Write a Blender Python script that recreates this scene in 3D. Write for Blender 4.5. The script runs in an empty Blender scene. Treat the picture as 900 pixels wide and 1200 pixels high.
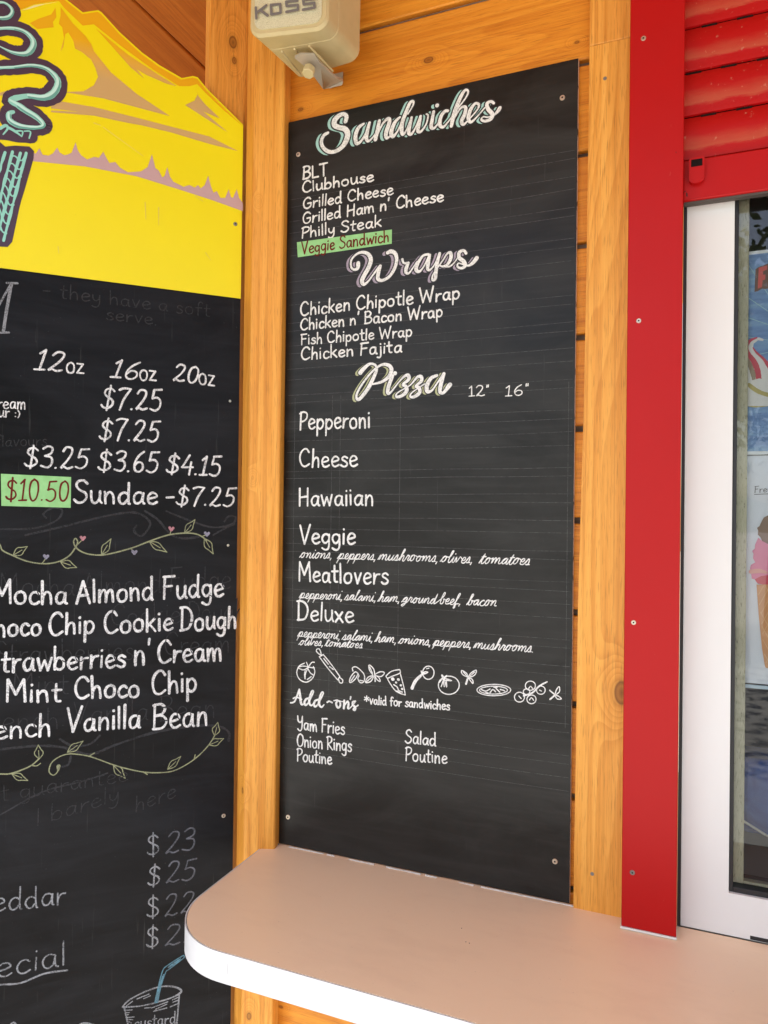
import bpy, bmesh, math, random
from mathutils import Vector, Matrix
from mathutils.geometry import tessellate_polygon
random.seed(7)
S = bpy.context.scene
C = S.collection
R = math.radians

# ------------------------------------------------------------------ camera
F_PX, W_PX, H_PX = 850.0, 900.0, 1200.0
YAW, PITCH, ROLL = R(22.218), R(0.412), R(0.712)
CAM = Vector((0.0, -1.07, 1.6))
_fw = Vector((-math.sin(YAW), math.cos(YAW), 0)); _rt = Vector((math.cos(YAW), math.sin(YAW), 0)); _up = Vector((0, 0, 1))
FW = _fw*math.cos(PITCH) + _up*math.sin(PITCH); _up2 = _up*math.cos(PITCH) - _fw*math.sin(PITCH)
RT = _rt*math.cos(ROLL) + _up2*math.sin(ROLL); UP = _up2*math.cos(ROLL) - _rt*math.sin(ROLL)
cd = bpy.data.cameras.new('camera'); cam = bpy.data.objects.new('camera', cd); C.objects.link(cam)
cd.sensor_fit = 'VERTICAL'; cd.sensor_height = 36.0; cd.lens = F_PX/H_PX*36.0
cd.clip_start = 0.02; cd.clip_end = 2000
m = Matrix((RT, UP, -FW)).transposed().to_4x4(); m.translation = CAM; cam.matrix_world = m
S.camera = cam

# ------------------------------------------------------------------ light
SUN_EL, SUN_AZ = R(62), R(200)          # azimuth clockwise from +Y (into the wall)
wd = bpy.data.worlds.new('World'); S.world = wd; wd.use_nodes = True
nt = wd.node_tree; bg = nt.nodes['Background']
sk = nt.nodes.new('ShaderNodeTexSky'); sk.sky_type = 'NISHITA'; sk.sun_disc = False
sk.sun_elevation = SUN_EL; sk.sun_rotation = SUN_AZ; sk.dust_density = 3.0; sk.air_density = 1.0; sk.ozone_density = .9
nt.links.new(sk.outputs[0], bg.inputs[0]); bg.inputs[1].default_value = 0.12
sl = bpy.data.lights.new('sun', 'SUN'); sl.energy = 5.0; sl.angle = R(0.53); sl.color = (1, .96, .87)
so = bpy.data.objects.new('sun', sl); C.objects.link(so)
to_sun = Vector((math.sin(SUN_AZ)*math.cos(SUN_EL), math.cos(SUN_AZ)*math.cos(SUN_EL), math.sin(SUN_EL)))
so.rotation_euler = (-to_sun).to_track_quat('-Z', 'Y').to_euler(); so.location = (0, -6, 9)
S.view_settings.view_transform = 'Standard'; S.view_settings.look = 'None'
S.view_settings.exposure = 1.78; S.view_settings.gamma = 1.0

# ------------------------------------------------------------------ frames: planes of the place
class Frame:
    def __init__(s, O, U, N):
        s.O, s.U, s.N, s.V = Vector(O), Vector(U).normalized(), Vector(N).normalized(), Vector((0, 0, 1))
    def at(s, px, py, off=0.0):
        r = FW*F_PX + RT*(px - 450) + UP*(600 - py)
        O = s.O + s.N*off
        t = (O - CAM).dot(s.N)/r.dot(s.N)
        p = CAM + r*t - s.O
        return Vector((p.dot(s.U), p.dot(s.V)))
    def w(s, u, v, off=0.0):
        return s.O + s.U*u + s.V*v + s.N*off
FM = Frame((0, 0, 0), (1, 0, 0), (0, -1, 0))
def atY(px, py, Y=0.0):
    q = FM.at(px, py, -Y); return (q.x, q.y)            # -> (x, z)
def ray(px, py):
    return (FW*F_PX + RT*(px - 450) + UP*(600 - py)).normalized()
_r = ray(279, 577); _t = (-0.022 - CAM.y)/_r.y
PL = CAM + _r*_t
FL = Frame((PL.x, PL.y, 0), (1, 1, 0), (1, -1, 0))      # the left board's plane, 135 degrees to the wall

# ------------------------------------------------------------------ materials
def mat(name, col, rough=.6, spec=.5, metal=0.0, coat=0.0):
    M = bpy.data.materials.new(name); M.use_nodes = True
    b = M.node_tree.nodes['Principled BSDF']
    b.inputs['Base Color'].default_value = (*col, 1); b.inputs['Roughness'].default_value = rough
    b.inputs['Specular IOR Level'].default_value = spec; b.inputs['Metallic'].default_value = metal
    if coat: b.inputs['Coat Weight'].default_value = coat; b.inputs['Coat Roughness'].default_value = .15
    return M
def N(M, t, **kw):
    n = M.node_tree.nodes.new(t)
    for k, v in kw.items():
        if k in n.inputs: n.inputs[k].default_value = v
        else: setattr(n, k, v)
    return n
def L(M, a, b): M.node_tree.links.new(a, b)
def coords(M, scale=(1, 1, 1), rot=(0, 0, 0), loc=(0, 0, 0)):
    g = N(M, 'ShaderNodeNewGeometry'); mp = N(M, 'ShaderNodeMapping')
    mp.inputs['Scale'].default_value = scale; mp.inputs['Rotation'].default_value = rot; mp.inputs['Location'].default_value = loc
    L(M, g.outputs['Position'], mp.inputs[0]); return mp.outputs[0]
def ramp(M, fac, stops):
    r = N(M, 'ShaderNodeValToRGB'); e = r.color_ramp.elements
    while len(e) < len(stops): e.new(.5)
    for k, (p, c) in enumerate(stops):
        e[k].position = p; e[k].color = (*c, 1) if len(c) == 3 else c
    L(M, fac, r.inputs[0]); return r.outputs[0]
def mixc(M, fac, a, b, mode='MIX'):
    n = N(M, 'ShaderNodeMix', data_type='RGBA', blend_type=mode)
    for s, v in ((0, fac), (6, a), (7, b)):
        if hasattr(v, 'is_linked'): L(M, v, n.inputs[s])
        elif s == 0: n.inputs[0].default_value = v
        else: n.inputs[s].default_value = (*v, 1)
    return n.outputs[2]
def math_(M, op, a, b=0.0):
    n = N(M, 'ShaderNodeMath', operation=op)
    for s, v in ((0, a), (1, b)):
        if hasattr(v, 'is_linked'): L(M, v, n.inputs[s])
        else: n.inputs[s].default_value = v
    return n.outputs[0]
def noise(M, vec, scale, detail=4, rough=.55, dist=0.0):
    n = N(M, 'ShaderNodeTexNoise', Scale=scale, Detail=detail, Roughness=rough, Distortion=dist)
    L(M, vec, n.inputs['Vector']); return n.outputs[0]
def bump(M, h, strength=.3, dist=.002):
    b = N(M, 'ShaderNodeBump', Strength=strength, Distance=dist); L(M, h, b.inputs['Height'])
    L(M, b.outputs[0], M.node_tree.nodes['Principled BSDF'].inputs['Normal'])
def setc(M, out): L(M, out, M.node_tree.nodes['Principled BSDF'].inputs['Base Color'])
def setr(M, out): L(M, out, M.node_tree.nodes['Principled BSDF'].inputs['Roughness'])

def wood(name, light, mid, dark, along='z', rough=.5, shift=(0, 0, 0), ring=1.0, pitch=None, knots=()):
    """varnished softwood: growth rings bending round the knots, streaks, fine pores, a tint per board; knots are (point, radius)"""
    M = mat(name, mid, rough, .4)
    g = N(M, 'ShaderNodeNewGeometry'); sep = N(M, 'ShaderNodeSeparateXYZ'); L(M, g.outputs['Position'], sep.inputs[0])
    X, Y, Z = sep.outputs
    if along == 'z': a, b, c = Z, X, Y
    elif along == 'x': a, b, c = X, Z, Y
    else: a, b, c = Y, X, Z
    tint = None
    if pitch:
        cell = math_(M, 'FLOOR', math_(M, 'DIVIDE', math_(M, 'SUBTRACT', b, pitch[1]), pitch[0]))
        wn = N(M, 'ShaderNodeTexWhiteNoise', noise_dimensions='1D'); L(M, cell, wn.inputs['W'])
        a = math_(M, 'ADD', a, math_(M, 'MULTIPLY', wn.outputs[0], 7.0)); tint = wn.outputs[0]
    cb = N(M, 'ShaderNodeCombineXYZ')
    L(M, math_(M, 'ADD', a, shift[0]), cb.inputs[0]); L(M, math_(M, 'ADD', b, shift[1]), cb.inputs[1]); L(M, math_(M, 'ADD', c, shift[2]), cb.inputs[2])
    P = cb.outputs[0]
    def mp(sc):
        q = N(M, 'ShaderNodeMapping'); q.inputs['Scale'].default_value = sc; L(M, P, q.inputs[0]); return q.outputs[0]
    big = noise(M, mp((.55, 6.5, 6.5)), 1.0, 2, .45, .15)
    kd = None
    for (pt, rad) in knots:
        sq = N(M, 'ShaderNodeVectorMath', operation='SUBTRACT'); L(M, g.outputs['Position'], sq.inputs[0]); sq.inputs[1].default_value = pt
        sv = N(M, 'ShaderNodeVectorMath', operation='MULTIPLY'); L(M, sq.outputs[0], sv.inputs[0])
        sv.inputs[1].default_value = {'z': (1, 1, .62), 'x': (.62, 1, 1), 'y': (1, .62, 1)}[along]
        ln = N(M, 'ShaderNodeVectorMath', operation='LENGTH'); L(M, sv.outputs[0], ln.inputs[0])
        d = math_(M, 'DIVIDE', ln.outputs['Value'], rad)
        ga = math_(M, 'POWER', 2.718, math_(M, 'MULTIPLY', math_(M, 'MULTIPLY', d, d), -.10))
        big = math_(M, 'ADD', big, math_(M, 'MULTIPLY', ga, .26))
        kd = d if kd is None else math_(M, 'MINIMUM', kd, d)
    wob = noise(M, mp((9, 60, 60)), 1.0, 2, .5)
    big = math_(M, 'ADD', big, math_(M, 'MULTIPLY', wob, .012))
    rings = math_(M, 'FRACT', math_(M, 'MULTIPLY', big, 27*ring))
    fine = noise(M, mp((2.6, 170, 170)), 1.0, 4, .65)
    pores = noise(M, mp((30, 700, 700)), 1.0, 2, .6)
    def mx_(p, q, t): return tuple(u + (v - u)*t for u, v in zip(p, q))
    col = ramp(M, rings, [(0, light), (.5, mx_(light, mid, .6)), (.84, mx_(mid, dark, .42)), (.93, mx_(mid, dark, .5)), (1, light)])
    col = mixc(M, .55, col, ramp(M, fine, [(.33, mx_(mid, dark, .85)), (.47, mid), (.62, light)]))
    vein = noise(M, mp((1.1, 95, 95)), 1.0, 2, .5, .3)
    col = mixc(M, ramp(M, vein, [(.60, (0, 0, 0)), (.68, (.55, .55, .55)), (.74, (.1, .1, .1))]), col, mx_(mid, dark, .9))
    col = mixc(M, math_(M, 'MULTIPLY', ramp(M, pores, [(.56, (0, 0, 0)), (.70, (1, 1, 1))]), .55), col, tuple(x*.5 for x in dark))
    patch = noise(M, mp((1.4, 5, 5)), 1.3, 3)
    col = mixc(M, ramp(M, patch, [(.3, (0, 0, 0)), (.75, (.4, .4, .4))]), col, tuple(x*.85 for x in mid))
    if tint is not None: col = mixc(M, math_(M, 'MULTIPLY', tint, .3), col, dark)
    if kd is not None:
        kd = math_(M, 'ADD', kd, math_(M, 'MULTIPLY', math_(M, 'SUBTRACT', wob, .5), .5))
        col = mixc(M, ramp(M, math_(M, 'MULTIPLY', kd, .25), [(0, (.9, .9, .9)), (.15, (.6, .6, .6)), (.24, (.95, .95, .95)), (.29, (.25, .25, .25)), (.5, (0, 0, 0))]), col, tuple(x*.42 for x in dark))
    setc(M, col)
    setr(M, math_(M, 'ADD', math_(M, 'MULTIPLY', fine, .25), rough - .12))
    bump(M, math_(M, 'ADD', math_(M, 'MULTIPLY', rings, .25), math_(M, 'ADD', fine, pores)), .3, .0006)
    return M
def kp(px, py, Y): x, z = atY(px, py, Y); return (x, Y, z)
def kl(px, py, o): q = FL.at(px, py, o); return tuple(FL.w(q.x, q.y, o))

WL, WM_, WD = (.86, .37, .034), (.73, .265, .016), (.44, .115, .007)
m_plank = wood('wall_plank_wood', WL, WM_, WD, 'x', .5, ring=.8, pitch=(.1335, .0), knots=((kp(502, 70, .0095), .0045), (kp(676, 49, .0095), .0022), (kp(352, 128, .0095), .003), (kp(329, 1180, .0095), .0022)))
m_trim = wood('trim_wood', (.85, .425, .08), (.74, .315, .042), (.48, .165, .018), 'z', .5, (0.35, 0.1, 0), 1.0, None, ((kp(729, 812, -.0045), .009), (kp(676, 548, -.0045), .003)))
m_post = wood('post_wood', (.85, .415, .075), (.73, .30, .037), (.48, .16, .016), 'z', .48, (2.1, 1.7, 0), .8, None, ((kp(285.5, 926, -.03), .0035), (kp(292, 1190, -.03), .004), (kp(303, 237, -.03), .0018), (kp(296.5, 560, -.03), .0025)))
m_stud = wood('stud_wood', (.84, .40, .075), (.73, .30, .04), (.44, .145, .017), 'z', .5, (5.3, .75, 0), .8, None, ((kl(273, 49.5, -.0135), .0062), (kl(274.5, 71, -.0135), .0036)))
m_ceil = wood('ceiling_wood', (.55, .19, .025), (.45, .138, .015), (.27, .065, .007), 'y', .5, (1.2, 0, 0), .6, (.142, 0.0))
m_tongue = mat('weathered_tongue', (.33, .24, .17), .85); setc(m_tongue, ramp(m_tongue, noise(m_tongue, coords(m_tongue, (3, 3, 90)), 3), [(.3, (.12, .085, .06)), (.7, (.30, .22, .155))]))
m_rawedge = mat('raw_board_edge', (.62, .46, .36), .8); setc(m_rawedge, ramp(m_rawedge, noise(m_rawedge, coords(m_rawedge), 60), [(.36, (.05, .04, .03)), (.45, (.62, .46, .36))]))

def board_mat(name, base, dust, spec):
    M = mat(name, base, .34, spec)
    a = noise(M, coords(M, (1.2, 1.2, 3.2), (0, R(8), 0)), 3.2, 5, .62, .8)
    b = noise(M, coords(M, (2, 2, 26), (0, R(-14), 0)), 2.4, 4, .6, .4)
    c = noise(M, coords(M), 420, 2, .5)
    f = math_(M, 'MULTIPLY', ramp(M, a, [(.36, (0, 0, 0)), (.72, (1, 1, 1))]), .7)
    f = math_(M, 'ADD', f, math_(M, 'MULTIPLY', ramp(M, b, [(.5, (0, 0, 0)), (.8, (1, 1, 1))]), .35))
    col = mixc(M, f, base, dust)
    col = mixc(M, ramp(M, c, [(.74, (0, 0, 0)), (.79, (.35, .35, .35))]), col, (.16, .16, .15))
    sc_ = noise(M, coords(M, (60, 60, 2.5), (0, R(5), 0)), 3.0, 3, .6)
    col = mixc(M, ramp(M, sc_, [(.66, (0, 0, 0)), (.74, (.22, .22, .22))]), col, (.09, .09, .085))
    setc(M, col); setr(M, math_(M, 'ADD', math_(M, 'MULTIPLY', a, .24), .22))
    bump(M, noise(M, coords(M), 240, 3), .06, .0006)
    return M
m_board = board_mat('menu_board_paint', (.0085, .0078, .0066), (.034, .0335, .030), .24)
m_board2 = board_mat('chalkboard_paint', (.0055, .0052, .0054), (.019, .0198, .023), .10)
m_black = mat('black_edge', (.012, .011, .012), .6)

def chalk(name, col, wear=.35, under=(.05, .05, .05), sc=900):
    M = mat(name, col, .85, .25)
    n = noise(M, coords(M), sc, 3, .65); n2 = noise(M, coords(M), 60, 3)
    f = ramp(M, math_(M, 'ADD', math_(M, 'MULTIPLY', n, .7), math_(M, 'MULTIPLY', n2, .3)), [(.38, (1, 1, 1)), (.38 + .17, (0, 0, 0))])
    setc(M, mixc(M, math_(M, 'MULTIPLY', f, wear), col, under)); return M
m_paint = chalk('white_paint_pen', (.80, .79, .75), .55, (.22, .22, .21), 620)
m_white = chalk('white_chalk_pen', (.76, .76, .75), .8, (.14, .14, .145), 520)
m_grey = chalk('soft_grey_chalk', (.27, .28, .30), 1, (.012, .012, .013), 700)
m_greyd = chalk('dim_grey_chalk', (.125, .13, .15), .8, (.01, .01, .011), 700)
m_ghost = chalk('erased_chalk', (.036, .036, .039), .9, (.008, .008, .008), 420)
m_rule = chalk('pencil_rule', (.12, .12, .115), .95, (.025, .025, .025), 220)
m_gap = mat('dark_letter_gap', (.012, .012, .012), .5)
m_teal = chalk('teal_paint_pen', (.36, .60, .54), .2)
m_lilac = chalk('lilac_paint_pen', (.36, .30, .36), .2)
m_olive = chalk('olive_paint_pen', (.42, .43, .24), .2)
m_vine = chalk('pale_green_chalk', (.30, .315, .175), .7)
m_pink = chalk('pink_chalk', (.48, .22, .25), .5)
m_lav = chalk('lavender_chalk', (.27, .26, .33), .6)
m_straw = chalk('blue_chalk', (.10, .235, .31), .9)
m_green = mat('green_tape', (.27, .56, .22), .75, .3); setc(m_green, ramp(m_green, noise(m_green, coords(m_green), 70, 4), [(.3, (.24, .50, .19)), (.7, (.31, .61, .26))]))
m_maroon = chalk('dark_red_marker', (.13, .012, .008), .1)
def printed(name, col, rough=.38):
    M = mat(name, col, rough, .45)
    n = noise(M, coords(M), 9, 4); sc = noise(M, coords(M, (8, 8, 90)), 9, 2)
    c = mixc(M, ramp(M, n, [(.3, (0, 0, 0)), (.8, (.3, .3, .3))]), col, tuple(x*.88 for x in col))
    sp = ramp(M, noise(M, coords(M), 330, 2), [(.76, (0, 0, 0)), (.8, (.5, .5, .5))])
    setc(M, mixc(M, sp, c, tuple(x*.6 for x in col))); return M
m_yel = printed('yellow_print', (.82, .69, .002)); m_orange = printed('orange_print', (.76, .38, .004))
m_tan = printed('tan_print', (.56, .36, .14)); m_lil = printed('lilac_print', (.52, .34, .34))
_b = m_tan.node_tree.nodes['Principled BSDF']; _src = _b.inputs['Base Color'].links[0].from_socket
_g = N(m_tan, 'ShaderNodeNewGeometry'); _s = N(m_tan, 'ShaderNodeSeparateXYZ'); L(m_tan, _g.outputs['Position'], _s.inputs[0])
setc(m_tan, mixc(m_tan, ramp(m_tan, math_(m_tan, 'DIVIDE', math_(m_tan, 'SUBTRACT', _s.outputs[2], FL.at(120, 100).y), FL.at(90, 30).y - FL.at(120, 100).y), [(.1, (0, 0, 0)), (.75, (1, 1, 1))]), _src, (.74, .39, .006)))
m_purple = printed('dark_purple_print', (.060, .034, .062)); m_tealp = printed('teal_print', (.27, .62, .52))
m_tealh = printed('pale_teal_print', (.52, .80, .72)); m_teald = printed('deep_teal_print', (.13, .37, .31))

m_screw = mat('screw_metal', (.62, .55, .44), .35, .5, .85)
m_dark = mat('dark_hole', (.012, .009, .008), .9, .05)
m_nail = mat('nail_metal', (.25, .24, .22), .5, .5, .7)
m_top = mat('tan_laminate', (.82, .61, .405), .36, .45)
setc(m_top, ramp(m_top, noise(m_top, coords(m_top), 2.2, 3), [(.3, (.81, .60, .395)), (.7, (.84, .63, .425))]))
_b = m_top.node_tree.nodes['Principled BSDF'].inputs['Base Color'].links[0].from_socket
_sp = ramp(m_top, noise(m_top, coords(m_top), 260, 2), [(.73, (0, 0, 0)), (.77, (.5, .5, .5))]); _st = ramp(m_top, noise(m_top, coords(m_top, (1, 2.4, 1), (0, 0, R(20))), 6, 6, .7), [(.5, (0, 0, 0)), (.85, (.35, .35, .35))])
setc(m_top, mixc(m_top, _st, mixc(m_top, _sp, _b, (.45, .27, .17)), (.62, .42, .28)))
bump(m_top, noise(m_top, coords(m_top), 420, 2), .05, .0003)
setr(m_top, ramp(m_top, noise(m_top, coords(m_top, (1, 6, 1)), 5, 4), [(.3, (.3, .3, .3)), (.7, (.42, .42, .42))]))
m_band = mat('white_edge_band', (.80, .80, .80), .45); setc(m_band, ramp(m_band, noise(m_band, coords(m_band), 14, 5), [(.3, (.54, .54, .53)), (.5, (.62, .625, .63))]))
m_under = mat('counter_core', (.16, .10, .06), .8)
def red_mat(name, col, dusty):
    M = mat(name, col, .46 if dusty else .42, .26, 0, 0)
    n = noise(M, coords(M, (1, 1, 1)), 7, 5, .6)
    c = mixc(M, ramp(M, n, [(.35, (0, 0, 0)), (.8, (.35, .35, .35))]), col, tuple(x*.85 for x in col))
    if dusty:
        d = noise(M, coords(M, (3, 3, 14)), 7, 6, .7)
        geo = N(M, 'ShaderNodeNewGeometry'); sp = N(M, 'ShaderNodeSeparateXYZ'); L(M, geo.outputs['Position'], sp.inputs[0])
        ph = math_(M, 'FRACT', math_(M, 'DIVIDE', math_(M, 'SUBTRACT', sp.outputs[2], DUST_Z), SLAT))
        band = ramp(M, math_(M, 'ADD', ph, math_(M, 'MULTIPLY', math_(M, 'SUBTRACT', d, .5), .35)), [(.2, (0, 0, 0)), (.27, (1, 1, 1)), (.36, (.7, .7, .7)), (.56, (0, 0, 0))])
        c = mixc(M, math_(M, 'MULTIPLY', band, .34), c, (.46, .17, .07))
        sp2 = ramp(M, noise(M, coords(M), 160, 3), [(.66, (0, 0, 0)), (.74, (.4, .4, .4))]); c = mixc(M, sp2, c, (.5, .25, .16))
    else:
        s = ramp(M, noise(M, coords(M, (1, 1, .25)), 210, 3), [(.72, (0, 0, 0)), (.78, (.3, .3, .3))]); c = mixc(M, s, c, (.5, .2, .14))
    chip = noise(M, coords(M, (1, 1, .5), (0, 0, 0), (3.1, 0, 1.7)), 95, 3, .6)
    c = mixc(M, ramp(M, chip, [(.745, (0, 0, 0)), (.76, (1, 1, 1))]), c, (.05, .02, .015))
    bump(M, math_(M, 'ADD', noise(M, coords(M), 7, 2), math_(M, 'MULTIPLY', noise(M, coords(M), 300, 2), .06)), .25, .003)
    setc(M, c); setr(M, math_(M, 'ADD', math_(M, 'MULTIPLY', n, .25), .28)); return M
SLAT, DUST_Z = .0592, 0.0
m_red = red_mat('red_painted_metal', (.42, .0035, .004), False)
m_frame = mat('white_window_frame', (.79, .79, .77), .38); setc(m_frame, ramp(m_frame, noise(m_frame, coords(m_frame, (1, 1, .3)), 9, 5), [(.25, (.69, .68, .645)), (.65, (.74, .735, .70))]))
m_gasket = mat('black_rubber', (.012, .012, .013), .5)
m_spacer = mat('khaki_spacer', (.32, .29, .20), .6); setc(m_spacer, ramp(m_spacer, noise(m_spacer, coords(m_spacer, (6, 6, 1)), 130, 5, .7), [(.33, (.14, .125, .08)), (.42, (.48, .43, .29)), (.8, (.60, .55, .39))]))

# ------------------------------------------------------------------ mesh helpers
class MB:
    def __init__(s): s.v, s.f, s.m = [], [], []
    def add(s, vs, fs, mi=0):
        o = len(s.v); s.v += [Vector(p) for p in vs]
        for f in fs: s.f.append(tuple(i + o for i in f)); s.m.append(mi)
    def box(s, a, b, mi=0):
        x0, y0, z0 = a; x1, y1, z1 = b
        s.add([(x0, y0, z0), (x1, y0, z0), (x1, y1, z0), (x0, y1, z0), (x0, y0, z1), (x1, y0, z1), (x1, y1, z1), (x0, y1, z1)],
              [(0, 3, 2, 1), (4, 5, 6, 7), (0, 1, 5, 4), (1, 2, 6, 5), (2, 3, 7, 6), (3, 0, 4, 7)], mi)
    def prism(s, lo, hi, mi=0, side=None):                # lo, hi: rings of world points
        n = len(lo); tri = tessellate_polygon([[Vector(p) for p in hi]])
        nr = sum(((Vector(hi[i])).cross(Vector(hi[(i+1) % n])) for i in range(n)), Vector())
        d = sum((Vector(h) - Vector(l) for h, l in zip(hi, lo)), Vector())
        flip = nr.dot(d) < 0
        def o(f): return tuple(reversed(f)) if flip else tuple(f)
        def wind(t):
            a, b, c = (Vector(hi[i]) for i in t)
            return t if (b - a).cross(c - a).dot(d) > 0 else (t[0], t[2], t[1])
        s.add(hi, [wind(t) for t in tri], mi)
        s.add(lo, [tuple(reversed(wind(t))) for t in tri], mi)
        s.add(list(lo) + list(hi), [o((i, (i+1) % n, n + (i+1) % n, n + i)) for i in range(n)], mi if side is None else side)
    def cyl(s, c, ax, r, h, seg=12, mi=0, r2=None):
        ax = Vector(ax).normalized(); t = ax.orthogonal().normalized(); b = ax.cross(t); c = Vector(c); r2 = r if r2 is None else r2
        lo = [c + (t*math.cos(k*2*math.pi/seg) + b*math.sin(k*2*math.pi/seg))*r for k in range(seg)]
        hi = [c + ax*h + (t*math.cos(k*2*math.pi/seg) + b*math.sin(k*2*math.pi/seg))*r2 for k in range(seg)]
        s.add(lo + hi, [(k, (k+1) % seg, seg + (k+1) % seg, seg + k) for k in range(seg)] + [tuple(range(seg, 2*seg)), tuple(reversed(range(seg)))], mi)
    def build(s, name, mats, parent=None, bevel=0.0, smooth=False, seg=2):
        me = bpy.data.meshes.new(name); org = parent_loc(parent)
        me.from_pydata([p - org for p in s.v], [], s.f)
        for q in (mats if isinstance(mats, (list, tuple)) else [mats]): me.materials.append(q)
        me.polygons.foreach_set('material_index', s.m); me.update()
        o = bpy.data.objects.new(name, me); C.objects.link(o); o.parent = parent
        if bevel:
            bb = o.modifiers.new('bevel', 'BEVEL'); bb.width = bevel; bb.segments = seg; bb.limit_method = 'ANGLE'; bb.angle_limit = R(35)
        if smooth:
            for p in me.polygons: p.use_smooth = True
        me.set_sharp_from_angle(angle=R(40))
        return o
def parent_loc(p):
    v = Vector((0, 0, 0))
    while p is not None: v += p.location; p = p.parent
    return v
def tag(o, label, cat, group=None, kind=None):
    o['label'] = label; o['category'] = cat
    if group: o['group'] = group
    if kind: o['kind'] = kind
    return o
def thing(name, label, cat, loc, group=None):
    o = bpy.data.objects.new(name, None); C.objects.link(o); o.location = loc; o.empty_display_size = .05
    return tag(o, label, cat, group)

# ------------------------------------------------------------------ strokes and handwriting
def smooth_path(pts, n=5):
    """Catmull-Rom through (x, y, w)"""
    if len(pts) < 3: return [tuple(p) for p in pts]
    out = []
    for i in range(len(pts) - 1):
        p0, p1, p2, p3 = pts[max(i-1, 0)], pts[i], pts[i+1], pts[min(i+2, len(pts)-1)]
        for k in range(n):
            t = k/n; q = []
            for a, b, c, d in zip(p0, p1, p2, p3):
                q.append(.5*((2*b) + (c - a)*t + (2*a - 5*b + 4*c - d)*t*t + (3*b - a - 3*c + d)*t**3))
            out.append(tuple(q))
    out.append(tuple(pts[-1])); return out
class Ink:
    """collects brush strokes lying on a plane; each stroke a hair above the last so that none share a plane"""
    def __init__(s, fr, off, rag=.06): s.fr, s.off, s.k, s.mb, s.rag = fr, off, 0, MB(), rag
    def stroke(s, pts, n=5, mi=0, cap=True):              # pts: (u, v, width) in the plane
        P = smooth_path(pts, n)
        Q = [P[0]]
        for p in P[1:]:
            if (p[0]-Q[-1][0])**2 + (p[1]-Q[-1][1])**2 > 1e-9: Q.append(p)
        P = Q
        if len(P) == 1: P = [(P[0][0] - P[0][2]*.06, P[0][1], P[0][2]), (P[0][0] + P[0][2]*.06, P[0][1], P[0][2])]
        base = s.off + (s.k % 14)*1.2e-5; s.k += 1
        ring = []; M_ = len(P)
        for i, p in enumerate(P):
            a, b = P[max(i-1, 0)], P[min(i+1, M_-1)]
            t = Vector((b[0]-a[0], b[1]-a[1])); t.normalize(); nn = Vector((-t.y, t.x))
            h = max(p[2], 1e-5)*.5*(1 + random.uniform(-s.rag, s.rag)); o = base + i/M_*9e-6
            ring.append((s.fr.w(p[0]+nn.x*h, p[1]+nn.y*h, o), s.fr.w(p[0]-nn.x*h, p[1]-nn.y*h, o)))
        vs = [q for r in ring for q in r]
        s.mb.add(vs, [(2*i+1, 2*i+3, 2*i+2, 2*i) for i in range(M_-1)], mi)
        if cap:
            for end in (0, M_-1):
                p = P[end]; q = P[1] if end == 0 else P[-2]
                t = Vector((p[0]-q[0], p[1]-q[1])); t.normalize(); nn = Vector((-t.y, t.x)); h = max(p[2], 1e-5)*.5
                o = base + (0 if end == 0 else 9e-6)
                vv = [s.fr.w(p[0] + nn.x*h*math.cos(a) + t.x*h*math.sin(a), p[1] + nn.y*h*math.cos(a) + t.y*h*math.sin(a), o) for a in [math.pi*j/6 for j in range(7)]]
                s.mb.add(vv, [tuple(reversed(range(7)))], mi)
    def poly(s, uv, mi=0, z=0.0):
        vs = [s.fr.w(a, b, s.off + s.k*1.2e-5 + z) for a, b in uv]; s.k += 1
        tri = tessellate_polygon([vs]); out = []
        for t in tri:
            a, b, c = (vs[i] for i in t)
            out.append(t if (b-a).cross(c-a).dot(s.fr.N) > 0 else (t[0], t[2], t[1]))
        s.mb.add(vs, out, mi)
    def px(s, pts, w, n=5, mi=0, org=(0, 0), sc=1.0):     # a traced stroke: points measured on the photograph, laid on the plane
        out = []
        for p in pts:
            x, y = org[0] + p[0]/sc, org[1] + p[1]/sc
            ww = (p[2]/sc if len(p) > 2 else w); q = s.fr.at(x, y, s.off)
            k = abs(s.fr.at(x, y + 1, s.off).y - q.y)
            out.append((q.x, q.y, ww*k))
        s.stroke(out, n, mi)
    def pxpoly(s, pts, mi=0, org=(0, 0), sc=1.0):
        s.poly([tuple(s.fr.at(org[0] + p[0]/sc, org[1] + p[1]/sc, s.off)) for p in pts], mi)
    def build(s, name, mats, parent): return s.mb.build(name, mats, parent)

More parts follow.
